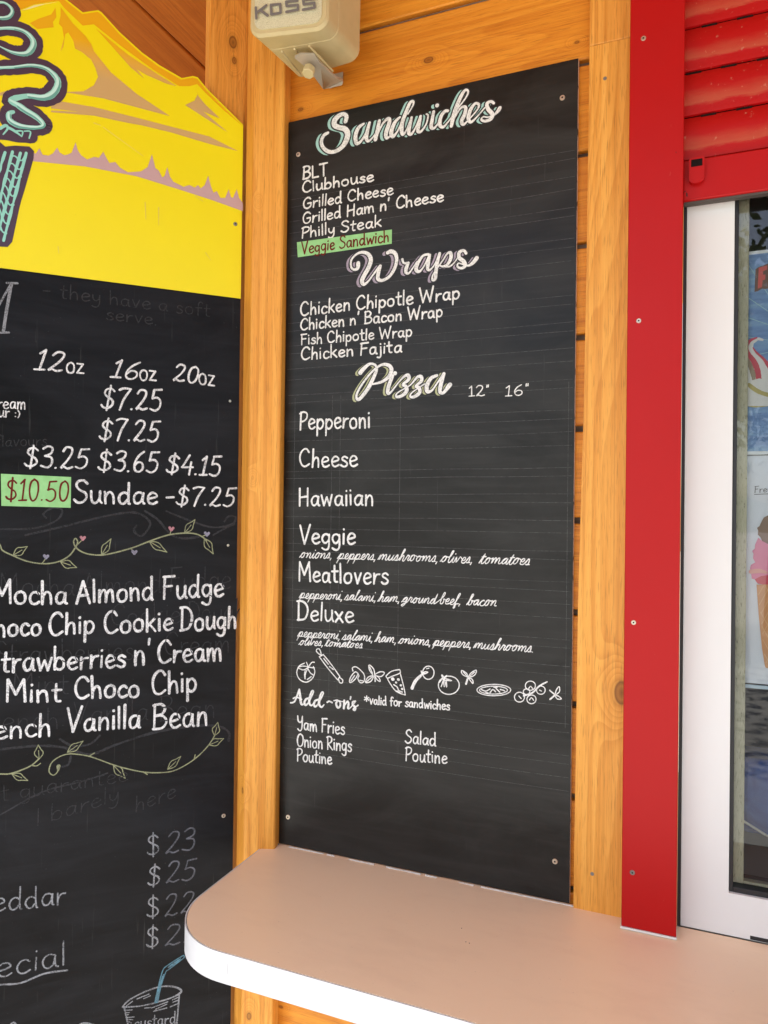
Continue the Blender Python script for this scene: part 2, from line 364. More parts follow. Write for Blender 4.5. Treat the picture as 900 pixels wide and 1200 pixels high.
PRINT = {
'a': (46, "39,46 27,54 13,49 5,30 9,8 20,2 32,14 39,50! 38,20 40,5 45,2"), 'b': (45, "6,100 5,50 5,2! 5,25 14,47 28,51 40,34 36,9 22,0 6,8"),
'c': (38, "37,45 26,54 12,48 5,26 11,5 24,0 38,9"), 'd': (48, "38,44 25,54 10,46 4,24 12,3 25,3 37,22 | 39,100 39,40 40,4 45,1"),
'e': (42, "7,26 24,30 38,38 32,52 18,55 7,40 5,22 12,4 25,0 40,9"), 'f': (34, "35,90 27,100 18,94 15,70 14,0 | 2,54 31,57"),
'g': (44, "37,46 24,55 10,48 4,28 12,8 24,6 36,24 38,52! 38,0 34,-26 20,-34 4,-24"), 'h': (44, "6,100 6,0! 8,30 20,52 32,48 36,28 37,0"),
'i': (15, "7,54 7,2 | 7,77 7,79"), 'j': (20, "14,54 14,-10 8,-30 -6,-28 | 14,77 14,79"), 'k': (42, "6,100 6,0 | 37,56 8,25! 18,28 40,0"),
'l': (13, "6,100 6,2"), 'm': (66, "6,54 6,0! 8,30 18,52 28,48 32,0! 34,30 44,52 56,46 60,0"), 'n': (44, "6,54 6,0! 8,30 20,52 32,48 36,28 37,0"),
'o': (46, "26,55 11,48 4,28 10,6 23,0 37,8 41,28 37,48 24,55"), 'p': (45, "6,54 6,-38 | 6,34 16,52 30,52 40,32 34,8 20,0 7,12"),
'r': (34, "6,54 6,0! 8,28 18,48 33,51"), 's': (36, "34,47 22,55 10,48 10,37 24,28 34,16 28,3 14,0 3,8"), 't': (33, "15,88 14,20 18,3 29,2 | 2,57 31,59"),
'u': (44, "6,54 6,20 14,1 26,4 36,24 38,54! 38,14 44,1"), 'v': (40, "4,54 19,0! 36,56"), 'w': (60, "4,54 15,0! 30,44! 44,0! 57,56"),
'x': (40, "4,54 37,0 | 36,54 4,0"), 'y': (42, "5,54 7,26 18,12 30,22 37,54! 36,0 28,-28 14,-34 3,-26"), 'z': (38, "4,53 34,53! 4,2! 37,3"),
'A': (60, "4,0 29,100! 55,0 | 13,35 47,38"), 'B': (54, "8,100 7,0 | 3,97 30,101 45,84 36,62 10,54! 36,53 51,30 36,4 3,1"),
'C': (57, "53,80 41,98 24,96 9,72 5,38 15,8 33,0 54,14"), 'D': (58, "9,99 8,0 | 2,98 28,99 49,78 54,45 38,9 3,1"),
'F': (48, "9,98 7,0 | 4,97 47,100 | 8,54 38,56"), 'G': (60, "54,82 41,98 23,94 8,68 6,32 17,5 38,1 54,20 56,46! 33,45"),
'H': (57, "8,100 7,0 | 50,101 49,0 | 7,48 49,55"), 'I': (16, "8,100 7,0"), 'L': (47, "8,100 7,1! 45,3"), 'M': (70, "6,0 10,99! 34,32! 60,99! 64,0"),
'N': (58, "7,0 9,99! 48,2! 50,100"), 'O': (62, "33,100 13,87 4,50 12,12 30,0 50,12 58,50 51,86 31,100"), 'P': (48, "9,100 8,0 | 2,93 22,102 44,93 45,68 29,51 8,46"),
'R': (52, "9,100 8,0 | 2,93 22,102 43,93 43,68 27,52 9,48! 50,0"), 'S': (50, "46,86 33,100 15,95 8,76 22,56 40,44 46,24 34,4 16,0 3,13"),
'T': (52, "27,98 26,0 | 2,96 51,100"), 'V': (54, "3,100 25,0! 52,103"), 'W': (84, "3,100 20,0! 42,78! 61,0! 82,103"), 'Y': (50, "4,100 8,66 24,54 40,66 46,100! 44,40 36,2 20,-8 5,4"),
'0': (46, "25,100 10,86 5,50 10,14 22,0 36,14 41,50 37,86 23,100"), '1': (30, "4,80 18,100! 15,0 | 1,0 30,2"), '2': (46, "4,80 14,98 32,95 36,74 24,40 4,3 14,9 28,1 44,8"),
'3': (44, "6,88 20,100 36,92 35,68 15,54! 36,48 41,22 28,1 4,8"), '4': (47, "26,100 4,36! 45,38 | 36,64 34,-2"), '5': (46, "42,99 13,96! 9,56! 26,61 40,46 39,16 23,0 4,8"),
'6': (44, "37,99 17,74 6,38 11,7 27,0 40,18 35,42 19,46 7,26"), '7': (47, "4,90 20,98 45,95! 26,50 17,-1"), '$': (50, "44,82 31,94 14,88 10,70 24,54 40,42 44,22 30,6 12,8 4,18 | 27,107 25,-5"),
'.': (13, "5,2 6,3"), ',': (13, "7,4 3,-10"), '-': (36, "4,40 31,43"), "'": (14, "8,104 5,82"), '"': (20, "5,106 4,86 | 13,108 12,88"), ':': (16, "7,40 8,40 | 7,8 8,8"), ')': (24, "6,60 16,40 14,14 4,-4"),
'*': (56, "28,88 28,28 | 4,74 52,44 | 52,74 4,44"), '!': (13, "6,100 6,30 | 6,2 7,2"),
}
CURS = {  # entry at the left on the baseline, exit at the right: letters run together
'a': (48, "0,4 22,44 34,50 18,46 8,24 16,3 30,16 38,48 37,14 48,4"), 'b': (42, "0,4 18,60 24,96 14,96 10,40 14,4 30,6 34,30 26,44 44,38"),
'c': (40, "0,4 12,36 28,52 33,44 22,50 10,28 18,3 40,6"), 'd': (48, "0,4 22,44 34,48 18,46 8,24 16,3 30,16 40,96 37,20 48,4"),
'e': (38, "0,4 22,22 30,42 20,52 10,36 12,8 22,1 38,6"), 'f': (38, "0,4 18,50 26,98 14,92 12,30 10,-30 18,-26 18,4 38,8"),
'g': (46, "0,4 22,44 34,50 18,46 8,24 16,4 30,18 36,48 34,-10 20,-36 8,-24 46,6"), 'h': (48, "0,4 18,60 24,98 14,94 10,2 18,36 30,50 36,34 36,6 48,4"),
'i': (26, "0,4 14,52 12,10 18,0 26,5 | 17,76 18,78"), 'k': (46, "0,4 18,60 24,98 14,94 10,2 18,36 32,50 18,30 34,2 46,5"), 'l': (28, "0,4 18,60 24,98 15,96 11,40 14,3 28,5"),
'm': (72, "0,4 10,48 10,2 18,36 28,50 34,34 33,2 42,38 52,50 58,34 58,6 72,4"), 'n': (50, "0,4 10,48 10,2 18,36 30,50 37,34 37,6 50,4"), 'o': (46, "0,4 14,40 26,52 12,44 8,18 18,1 32,14 32,42 24,50 46,42"),
'p': (48, "0,4 14,52 8,-38 14,20 22,46 36,46 38,20 26,2 14,8 48,5"), 'r': (36, "0,4 12,54 16,46 28,46 25,14 36,4"), 's': (36, "0,4 18,54 26,26 24,4 10,4 36,5"),
't': (30, "0,4 18,86 13,24 16,2 30,5 | 4,56 30,60"), 'u': (48, "0,4 10,50 9,14 18,1 30,14 38,50 36,12 48,4"), 'v': (42, "0,4 8,48 16,2 30,40 34,50 42,42"), ',': (36, "12,4 10,-14"), '.': (30, "10,2 11,3"),
}
def parse(sx):
    out = []
    for st in sx.split('|'):
        cur = []
        for tk in st.split():
            hard = tk.endswith('!'); x, y = tk.rstrip('!').split(','); p = (float(x)/100, float(y)/100); cur.append(p)
            if hard: out.append(cur); cur = [p]
        if len(cur) > 1 or not out: out.append(cur)
    return out
PRINT = {k: (w/100, parse(s)) for k, (w, s) in PRINT.items()}
CURS = {k: (w/100, parse(s)) for k, (w, s) in CURS.items()}
def write(ink, text, p0, p1, cap, w, shear=0.0, cursive=False, mi=0, jit=1.0, n=4, track=.07):
    """one line of handwriting from p0 to p1 (baseline ends measured on the photograph), cap height and pen width in its pixels"""
    fr = ink.fr; A, B = fr.at(*p0, ink.off), fr.at(*p1, ink.off)
    k = abs(fr.at(p0[0], p0[1] - 1, ink.off).y - A.y); H = cap*k; pw = w*k*(.89 if not cursive else .88)
    k1 = abs(fr.at(p1[0], p1[1] - 1, ink.off).y - B.y)
    items, x = [], 0.0
    for ch in text:
        if ch == ' ': x += .30; continue
        gw, st = (CURS if cursive else PRINT)[ch] if (not cursive or ch in CURS) else PRINT[ch]
        items.append((ch, x, gw, st)); x += gw + (0 if cursive else track)
    tot = x - (0 if cursive else track); D = B - A
    run = []
    def flush():
        if len(run) > 1: ink.stroke(run, 3, mi)
        run.clear()
    for ch, gx, gw, st in items:
        ja = random.uniform(-.035, .035)*jit; jy = random.uniform(-.025, .025)*jit; js = 1 + random.uniform(-.05, .05)*jit
        for si, sk_ in enumerate(st):
            pts = []
            for (a, b) in sk_:
                a2 = a + ja*b + shear*b + random.uniform(-.008, .008)*jit; b2 = b*js + jy
                f = (gx + a2)/tot; hh = H*(1 + (k1/k - 1)*max(0, min(1, f)))/1.0 if True else H
                # depth is already in the plane: heights stay true
                hh = H
                q = A + D*f
                pts.append((q.x, q.y + b2*hh, pw*random.uniform(.82, 1.14)))
            if cursive and si == 0 and ch in CURS and ch not in ',.':
                run += pts if not run else pts[1:]
            else:
                if ch in ',.': flush()
                ink.stroke(pts, n, mi)
        
    flush()

# ================================================================== SETTING
g = MB(); g.add([(-60, -120, 0), (60, -120, 0), (60, 40, 0), (-60, 40, 0)], [(0, 1, 2, 3)])
m_ground = mat('pale_concrete', (.36, .34, .31), .9); setc(m_ground, ramp(m_ground, noise(m_ground, coords(m_ground), 1.3, 6, .7), [(.3, (.25, .245, .235)), (.7, (.33, .32, .305))]))
o = g.build('ground', m_ground); o['kind'] = 'structure'

m_leaf = mat('leaf', (.07, .11, .03), .6); m_bark = mat('bark', (.12, .09, .065), .9)
setc(m_leaf, ramp(m_leaf, noise(m_leaf, coords(m_leaf), 2.2, 3), [(.3, (.04, .075, .02)), (.7, (.10, .15, .04))]))
def tree(x, y, h, r, label):  # trees added out of view to shape what the window glass reflects
    t = thing('added_tree', label, 'tree', (x, y, 0), 'added trees out in front')
    q = MB(); rg = random.Random(int(x*31 + y*7))
    for (a, b, r0, r1) in (((x, y, 0), (x + .1, y, h*.45), .16, .11), ((x + .1, y, h*.44), (x - .6, y + .3, h*.75), .09, .03), ((x + .1, y, h*.42), (x + .8, y - .2, h*.8), .09, .03)):
        d = Vector(b) - Vector(a); q.cyl(a, d, r0, d.length, 9, 0, r1)
    q.build('trunk', m_bark, t)
    q = MB(); cl_ = [(Vector((rg.gauss(0, r*.5), rg.gauss(0, r*.5), h*.66 + rg.gauss(0, h*.13))), rg.uniform(.25, .5)*r) for _ in range(34)]
    for c, cr in cl_:
        for _ in range(280):
            p = Vector((x, y, 0)) + c + Vector((rg.gauss(0, 1), rg.gauss(0, 1), rg.gauss(0, .8)))*cr*.55
            u = Vector((rg.uniform(-1, 1), rg.uniform(-1, 1), rg.uniform(-1, 1))).normalized(); w = u.orthogonal().normalized(); sz = rg.uniform(.055, .10)
            q.add([p - u*sz, p + w*sz*.5, p + u*sz, p - w*sz*.5], [(0, 1, 2, 3)])
    q.build('crown', m_leaf, t)
tree(1.3, -11, 6.6, 2.3, 'added leafy tree standing out of view in front of the kiosk, reflected at the window')
tree(7.5, -13, 7.4, 2.5, 'taller added leafy tree farther along the street, out in front of the kiosk')
tree(-8, -14, 6.2, 2.4, 'smaller added leafy tree at the far end, out in front of the ice cream board')
hl = MB(); nh = 40
hp = [(-150 + i*7.5, 5.0 + 2.4*math.sin(i*.7) + 1.5*math.sin(i*1.9 + 1)) for i in range(nh + 1)]
hl.add([(x, -115, -.5) for x, z in hp] + [(x, -140, z) for x, z in hp] + [(x, -190, z*.6) for x, z in hp], [(i, i + 1, nh + 2 + i, nh + 1 + i) for i in range(nh)] + [(nh + 1 + i, nh + 2 + i, 2*nh + 3 + i, 2*nh + 2 + i) for i in range(nh)])
o = hl.build('added_hills', mat('wooded_hill', (.05, .07, .035), .9)); o['kind'] = 'structure'  # unseen ridge added as a dark band for the window reflections

# main wall of horizontal boards
PIT = .1335
x_t, z_t = atY(680, 73, .012)                              # underside line of the board just above the menu board's top corner
xw0, xw1 = atY(322, 600, .012)[0] - .02, -.085
wall = thing('wooden_wall', 'orange varnished wall of wide horizontal boards behind the menu board', 'wall', (-.4, .02, 0))
pb = MB(); kk = -20
while True:
    z1 = z_t + kk*PIT
    if z1 > 2.63: break
    if z1 + PIT > 0:
        pb.box((xw0, .0095 + (random.random()*.0008), max(0, z1 + .0025)), (xw1, .034, z1 + PIT - .0065))
    kk += 1
m_plank.node_tree.nodes  # tint cells follow the board pitch
kk = -20
while z_t + kk*PIT < .99:                                    # the same boards run on under the serving window
    z1 = z_t + kk*PIT
    if z1 + PIT > 0: pb.box((xw1 + .08, .0097, max(0, z1 + .0025)), (2.2, .034, min(.995, z1 + PIT - .0065)))
    kk += 1
o = pb.build('plank_face', m_plank, wall, .0025)
bk = MB(); bk.box((xw0, .021, 0), (xw1, .04, 2.63)); bk.box((xw1 + .001, .021, 0), (2.2, .028, .99)); bk.build('tongue', m_tongue, wall)
bk = MB(); bk.box((-3.2, .95, 0), (xw0 + .1, .99, 2.616)); bk.box((xw0 + .06, .042, 0), (xw0 + .1, .948, 2.616)); bk.build('sky_blocker', m_plank, wall)  # unseen panels added to keep sky light off the ceiling boards

# ceiling boards running out from the wall
cx, cy_ = None, None
Zc = 2.62
r1 = ray(205, 47); t1 = (Zc - CAM.z)/r1.z; jx = (CAM + r1*t1).x
ceil = thing('porch_ceiling', 'brown varnished porch ceiling of long boards above the yellow mountain panel', 'ceiling', (jx, -1, Zc))
cb = MB(); kx = -22
while kx < 26:
    a = jx + kx*.142; cb.box((a + .002, -1.3, Zc), (a + .140, 2.6, Zc + .03)); kx += 1
cb.build('plank_face', m_ceil, ceil, .004)
cb = MB(); cb.box((jx - 22*.142, -1.3, Zc + .012), (jx + 26*.142, 2.6, Zc + .05)); cb.build('backing', m_black, ceil)

# ---- corner post
def plan(px, Y): 
    r = ray(px, 577); t = (Y - CAM.y)/r.y; p = CAM + r*t; return (p.x, p.y)
A_ = plan(327.5, -.0175); B_ = plan(334.0, .010)
Ld = Vector(plan(291.5, -.036)); L2 = Vector(plan(282.6, -.020))
poly = [A_, B_, (B_[0], .06), (L2.x - .01, .06), tuple(L2), tuple(Ld)]
pm = MB(); pm.prism([(x, y, 0) for x, y in poly], [(x, y, Zc) for x, y in poly])
o = pm.build('corner_post', m_post, None, .0025)
tag(o, 'pale knotty wooden corner post standing between the two blackboards', 'post')
# ---- stud behind the left board
u0, u1 = FL.at(245, 60, -.0135).x, FL.at(288.5, 60, -.0135).x + .004
pm = MB(); ring = [(u0, -.0135), (u1, -.0135), (u1, -.055), (u0, -.055)]
pm.prism([FL.w(u, 0, f) for u, f in ring], [FL.w(u, Zc, f) for u, f in ring])
o = pm.build('wooden_post', m_stud, None, .002)
tag(o, 'wooden stud with a round knot rising behind the yellow panel', 'post')

# ---- trim right of the menu board
xa, xb = atY(678, 577, -.0045)[0], -.012
zs = atY(715, 49, -.0045)[1]
tr = MB(); _l = [atY(x, y, -.0045) for x, y in ((672, 1060), (677.5, 700), (684, 480), (687.5, 300), (691, 56))]
_l = [(_l[0][0] - .001, 0)] + _l[:-1] + [(_l[-1][0], zs - .0006), (xb, zs - .0006), (xb, 0)]
tr.prism([(x, .0093, z) for x, z in _l], [(x, -.0045, z) for x, z in _l])
trim = tr.build('trim_post', m_trim, None, .0015)
tag(trim, 'vertical wooden trim board squeezed between the menu board and red rail', 'trim board')
tr = MB(); xa = atY(690.5, 56, -.0045)[0]; tr.box((xa, -.0043, zs + .0006), (xb, .0093, Zc))
tag(tr.build('trim_block', m_stud, None, .0015), 'short upper wooden trim piece butted on the long trim board', 'trim board')
for (x, y) in ((709, 92), (694, 1024)):
    p = FM.at(x, y, .0045); q = MB(); q.cyl(FM.w(p.x, p.y, .0044), (0, -1, 0), .0026, .0006, 10); q.build('nail', m_nail, trim)

# ================================================================== COUNTER
zc = 1.6 - .517*1.07
xl, yf, rad, th = -.6425, -.2915, .105, .0385
ctr = thing('counter', 'tan laminate counter shelf with white rounded edge below the menu board', 'counter', (0, -.14, zc - th))
def outline(e):
    pts = [(1.6, .0045), (1.6, yf - e)]
    cx0, cy0 = xl + rad, yf + rad
    pts += [(cx0 + (rad + e)*math.cos(a), cy0 + (rad + e)*math.sin(a)) for a in [R(270 - i*5) for i in range(19)]]
    pts += [(xl - e, .0045)]
    return pts
t0 = outline(-.0026)
mbt = MB(); mbt.prism([(x, y, zc - .003) for x, y in t0], [(x, y, zc) for x, y in t0]); mbt.build('countertop', m_top, ctr, .0006)
c0 = outline(-.0019); mbt = MB(); mbt.prism([(x, y, zc - th + .001) for x, y in c0], [(x, y, zc - .0032) for x, y in c0]); mbt.build('core', m_under, ctr)
mbt = MB(); oo, ii = outline(0)[1:], outline(-.0017)[1:]; n_ = len(oo)
lo = zc - th; hi = zc - .0004
vs = [(x, y, lo) for x, y in oo] + [(x, y, hi) for x, y in oo] + [(x, y, hi) for x, y in ii] + [(x, y, lo) for x, y in ii]
mbt.add(vs, [(i + 1, i, n_ + i, n_ + i + 1) for i in range(n_-1)] + [(n_ + i + 1, n_ + i, 2*n_ + i, 2*n_ + i + 1) for i in range(n_-1)] + [(i, i + 1, 3*n_ + i + 1, 3*n_ + i) for i in range(n_-1)])
o = mbt.build('edge_band', m_band, ctr, 0, True)
ck = MB()                                                    # bead of old sealant at the back corner
ck.prism([(xl + .002, -.016, zc + .0002), (xl + .024, -.0005, zc + .0002), (xl + .004, .008, zc + .0002)], [(xl + .003, -.004, zc + .016), (xl + .008, .0005, zc + .012), (xl + .004, .008, zc + .016)])
ck.build('sealant', mat('grey_sealant', (.26, .235, .20), .8), ctr, .001)

ms_ = mat('old_white_sealant', (.60, .57, .52), .7)
rg = random.Random(3); x = -.600
while x < -.150:
    l = rg.uniform(.006, .022)
    if rg.random() < .8:
        a = Vector((x, -.0012, zc + .0004)); bd = MB(); bd.cyl(a, Vector((l, rg.uniform(-.0006, .0006), 0)), rg.uniform(.0006, .0015), l, 7, 0, rg.uniform(.0006, .0013)); bd.build('bead', ms_, ctr, 0, True)
    x += l
def mark(x, y0, y1, z0, z1, w, m, nm): q = MB(); q.add([(x, y0, z0), (x + w, y0, z0), (x + w*1.4, y1, z1), (x + w*.4, y1, z1)], [(0, 1, 2, 3)]); q.build(nm, m, ctr)
m_scuff = mat('grey_scuff', (.42, .41, .40), .7)
px_ = atY(266, 1138, yf)
mark(px_[0], yf - .0003, yf - .0003, zc - .026, zc - .012, .0006, m_scuff, 'scuff')
for (x, y) in ((546, 1104), (550, 1105.5), (541, 1088)):
    r_ = ray(x, y); t_ = (zc - CAM.z)/r_.z; p = CAM + r_*t_; q = MB(); q.cyl((p.x, p.y, zc + .0001), (0, 0, 1), .0006, .0004, 6); q.build('speck', m_dark, ctr)

# ================================================================== MENU BOARD
ul = FM.at(338.4, 144); lr = FM.at(667.3, 1058); BX0, BX1, BZ0, BZ1 = ul.x - .0005, FM.at(672.7, 560).x, lr.y - .001, ul.y + .001
menu = thing('menu_board', 'tall blackboard menu headed Sandwiches, Wraps and Pizza on the wooden wall', 'menu board', ((BX0 + BX1)/2, 0, BZ0))
mb = MB(); mb.box((BX0, 0, BZ0), (BX1, .009, BZ1))
mb.m = [1, 1, 0, 1, 1, 1]
mb.build('panel', [m_board, m_rawedge], menu, .0006)
def rules():
    I = Ink(FM, .00012, .3)
    z = BZ0 + .16; k = 0
    while z < BZ1 - .12:
        for dz in (0, .0125 if k % 3 else .019):
            x0 = BX0 + .004 + (0 if k % 2 else .002); x1 = BX1 - .003
            I.stroke([(x0 + (x1 - x0)*t, z + dz + random.uniform(-.0006, .0006) + (t - .5)*random.uniform(-.001, .001), .00042) for t in (0, .2, .4, .6, .8, 1)], 3, 0, False)
        z += .0385 + (k % 2)*.006; k += 1
    for u in (.02, .09, .105, .21, .47):
        I.stroke([(BX0 + u, BZ0 + .25 + .5*t, .0004) for t in (0, .5, 1)], 3, 0, False)
    I.build('ruled_line', m_rule, menu)
rules()

# ---- headings: brush script with an echoing coloured outline
def heading(word, parts, echo, shift, grow):
    """parts: (org, scale, strokes)"""
    A1, A2, A3 = Ink(FM, .0002, .02), Ink(FM, .0005, .02), Ink(FM, .0008, .03)
    for org, sc, sts in parts:
        for st in sts:
            w = [(p[0], p[1], p[2]*.94) for p in st]
            e = [(p[0] + shift[0]*sc, p[1] + shift[1]*sc, p[2] + .1*sc) for p in st]
            A1.px(e, 0, 4, 0, org, sc)
            b = [(p[0], p[1], p[2] + grow*sc) for p in st]
            A2.px(b, 0, 4, 0, org, sc)
            A3.px(w, 0, 5, 0, org, sc)
    h = A3.build('heading', m_paint, menu)
    h['label'] = 'white brush script heading reading ' + word
    A1.build('outline', echo, h); A2.build('gap', m_gap, h)
o1, o2 = (365, 110), (470, 95)
sand = [(o1, 7.5, [
 [(300,240,42),(308,200,40),(285,178,36),(245,190,44),(205,230,54),(203,275,48),(245,296,44),(292,308,48),(318,348,54),(305,410,54),(270,465,44),(210,505,36),(150,507,34),(102,470,34),(87,420,34),(107,367,34),(145,343,26)],
 [(460,262,20),(412,300,36),(387,370,40),(397,435,34),(440,410,24),(485,330,20),(510,255,28)],[(510,255,28),(495,310,34),(482,385,38),(502,416,24),(548,370,14),(590,300,12)],
 [(596,238,32),(580,320,38),(562,400,38)],[(570,380,16),(625,265,20),(672,218,32),(686,245,38),(655,345,40),(662,388,30),(690,370,14),(705,330,12)],
 [(778,205,20),(735,248,34),(702,330,42),(715,375,34),(755,330,18),(800,235,18)]]),
 (o2, 7.5, [
 [(60,290,12),(104,215,16),(108,180,22),(80,190,30),(45,270,36),(12,360,38),(5,430,38),(16,470,28),(48,430,16),(92,322,22)],
 [(92,322,26),(76,400,32),(68,455,34),(92,465,26),(132,400,16),(172,310,26)],[(172,310,28),(156,390,34),(148,440,32),(176,442,24),(220,380,16),(238,305,16),(222,290,14)],
 [(286,270,28),(272,350,34),(264,405,34),(293,412,24),(335,360,14)],[(316,214,36),(318,215,36)],
 [(412,262,26),(386,266,30),(352,310,34),(340,380,36),(370,405,26),(420,350,14),(500,240,14),(570,145,16),(590,95,20),(568,78,24),(534,120,34),(486,230,40),(456,330,40),(442,395,32)],
 [(455,350,14),(520,242,20),(566,230,30),(560,290,36),(532,350,36),(548,382,28),(590,345,14),(668,255,16),(684,208,24),(652,198,26),(612,250,36),(592,320,36),(612,362,28),(664,318,16),(735,235,14)],
 [(815,195,24),(790,180,26),(755,200,34),(766,248,36),(802,290,38),(790,332,34),(740,352,26),(706,340,20),(724,314,14),(765,318,14),(820,295,20),(856,258,36),(868,236,34)]])]
heading('Sandwiches', sand, m_teal, (-4.5, 1.4), 3.1)
wr = [((400, 285), 10, [
 [(197,235,54),(192,290,48),(152,310,30),(116,280,26),(116,200,26),(170,135,28),(240,106,34),(310,125,46),(346,190,54),(322,280,56),(272,370,56),(242,440,56),(262,482,42),(312,450,26),(372,370,24),(446,275,32)],
 [(456,268,40),(432,360,48),(430,418,48),(480,436,38),(560,392,38),(622,300,42),(648,200,44),(632,122,48),(582,96,50),(542,112,44)],
 [(715,190,32),(732,232,26),(785,232,34)],[(785,232,36),(762,290,48),(757,340,42),(792,350,26),(845,280,18),(885,215,16)]]),
 ((475, 280), 10, [
 [(270,180,30),(205,200,32),(145,290,44),(127,360,48),(162,382,36),(212,330,20),(285,190,32)],[(285,190,36),(267,290,48),(262,350,42),(292,362,26),(345,295,16),(390,190,20)],
 [(402,172,38),(372,290,44),(357,400,44),(350,465,42),(318,482,28),(320,430,20),(362,360,18),(440,250,18),(492,172,26),(530,162,38),(532,230,46),(492,300,38),(442,322,26),(405,312,20)],
 [(450,322,18),(520,322,22),(580,270,16),(625,200,16)],
 [(712,168,36),(682,135,34),(632,160,44),(632,220,46),(682,262,48),(702,310,46),(662,342,34),(612,326,26),(622,285,18),(680,300,16),(740,312,26),(792,280,46),(836,225,54)]])]
heading('Wraps', wr, m_lilac, (-4.0, 1.4), 2.7)
pz = [((410, 420), 7.5, [
 [(92,125,44),(122,90,38),(172,50,26),(220,56,22),(236,95,26),(216,150,34),(162,260,38),(92,350,34),(62,356,26),(62,310,22),(112,220,20),(202,110,20),(282,55,24),(342,62,34),(366,102,38),(342,160,36),(282,205,26),(202,226,16)],
 [(374,155,34),(342,240,38),(332,300,34),(357,300,20),(425,215,13),(470,165,22),(510,146,32),(517,185,34),(462,230,20),(492,246,32),(497,290,38),(452,330,30),(407,336,22),(422,300,13),(530,235,13),(590,167,24),(626,160,32),(627,200,32),(577,245,20),(607,256,32),(612,300,36),(567,336,30),(532,336,22),(547,300,13),(655,225,13)],
 [(396,130,38),(398,131,38)],
 [(765,150,26),(712,176,34),(677,240,42),(682,290,38),(722,280,20),(772,210,16),(826,135,28)],[(826,135,32),(802,220,38),(792,290,36),(822,302,28),(868,245,42),(880,232,42)]])]
heading('Pizza', pz, m_olive, (-3.3, 1.0), 2.1)
A3 = Ink(FM, .0008, .03)
for st in [[(50,212,14),(92,198,16),(130,105,18),(142,72,18)],[(142,72,18),(148,125,24),(162,222,24),(190,225,12)],[(78,166,13),(112,153,13),(168,176,12)],
 [(242,163,16),(210,177,20),(196,215,22),(210,236,20),(242,205,12),(284,118,13),(290,88,15),(274,90,16),(255,145,22),(246,210,24),(268,240,18),(300,215,11)],
 [(342,178,16),(310,192,20),(296,230,22),(310,252,20),(342,222,12),(388,132,13),(394,104,15),(378,104,16),(358,160,22),(350,225,24),(376,258,18),(402,232,11)],
 [(436,206,16),(458,196,14),(488,210,16)],[(505,190,10),(548,186,15),(530,220,20),(546,262,20),(572,248,18),(572,205,16),(546,186,12),(595,200,9),(615,188,14)],
 [(616,188,20),(612,270,22)],[(620,240,12),(650,196,16),(662,222,20),(656,270,20),(682,262,10),(735,196,13)],[(684,150,16),(680,176,13)],
 [(735,195,14),(706,202,16),(706,232,20),(732,260,22),(725,288,22),(712,276,12),(762,238,13)]]:
    A3.px([(a, b, w*1.15) for a, b, w in st], 0, 5, 0, (335, 800), 9)
h = A3.build('heading', m_paint, menu); h['label'] = 'small white script heading reading Add-ons'

def line(root, fr, text, p0, p1, cap, w, m, name='item_lettering', **kw):
    I = Ink(fr, .0004); write(I, text, p0, p1, cap, w, **kw); return I.build(name, m, root)
for t, p0, p1, cap, w in (
 ('BLT', (354.5, 210), (384, 205.5), 13.8, 2.4), ('Clubhouse', (354, 226), (438, 212), 12.6, 2.2), ('Grilled Cheese', (355, 245), (461, 227.5), 12.6, 2.1),
 ("Grilled Ham n' Cheese", (354.5, 262), (520, 235.5), 12.8, 2.1), ('Philly Steak', (353, 279), (447, 265.5), 12.8, 2.0),
 ('Chicken Chipotle Wrap', (351.8, 370), (539, 350), 15.5, 2.2), ("Chicken n' Bacon Wrap", (351.8, 386.6), (519, 371), 13.2, 2.1), ('Fish Chipotle Wrap', (352.6, 404), (483, 394), 12.8, 1.9),
 ('Chicken Fajita', (352.6, 422), (471, 412.5), 14.2, 2.1), ('12"', (549.5, 464.5), (574, 463.5), 12, 1.5), ('16"', (592, 464), (620, 463), 12, 1.5),
 ('Pepperoni', (350.5, 503.2), (434, 501), 20.5, 2.5), ('Cheese', (350.5, 547), (419, 546.5), 20.5, 2.5), ('Hawaiian', (349.5, 592.5), (438, 592), 21, 2.5), ('Veggie', (351, 636.8), (416.5, 637.8), 21, 2.6),
 ('Meatlovers', (349.5, 681), (455, 684.8), 21.5, 2.6), ('Deluxe', (348, 726.4), (414.5, 729.8), 21.5, 2.6),
 ('*valid for sandwiches', (426.5, 824.5), (527, 832), 10.5, 1.7), ('Yam Fries', (348.5, 854.5), (404, 861), 15.5, 1.9), ('Onion Rings', (347.7, 874), (412, 880.8), 15, 1.9), ('Poutine', (347.7, 891.5), (389, 895.5), 14.5, 1.9),
 ('Salad', (474.7, 870.8), (511, 874), 15, 1.9), ('Poutine', (474.7, 891), (524, 894.8), 15.5, 1.9)):
    line(menu, FM, t, p0, p1, cap, w, m_paint)
for t, p0, p1, cap in (('onions, peppers,mushrooms,olives, tomatoes', (351, 653.5), (620, 662), 12.5), ('pepperoni,salami,ham,ground beef, bacon', (350.5, 701), (581, 710.5), 12),
 ('pepperoni,salami,ham,onions,peppers,mushrooms.', (348.5, 746), (627, 764.5), 11.8), ('olives,tomatoes', (350, 755.5), (424, 759.5), 10.5)):
    line(menu, FM, t, p0, p1, cap, 1.25, m_paint, 'topping_lettering', cursive=True, shear=.34)
def sheet(root, fr, quad, m, label, text, p0, p1, cap, w, **kw):
    q = MB(); P = [fr.at(*p, .0004) for p in quad]
    q.prism([fr.w(p.x, p.y, .0002) for p in P], [fr.w(p.x, p.y, .0006) for p in P]); o = q.build('green_label', m, root); o['label'] = label
    I = Ink(fr, .0008); write(I, text, p0, p1, cap, w, **kw); I.build('lettering', m_maroon, o)
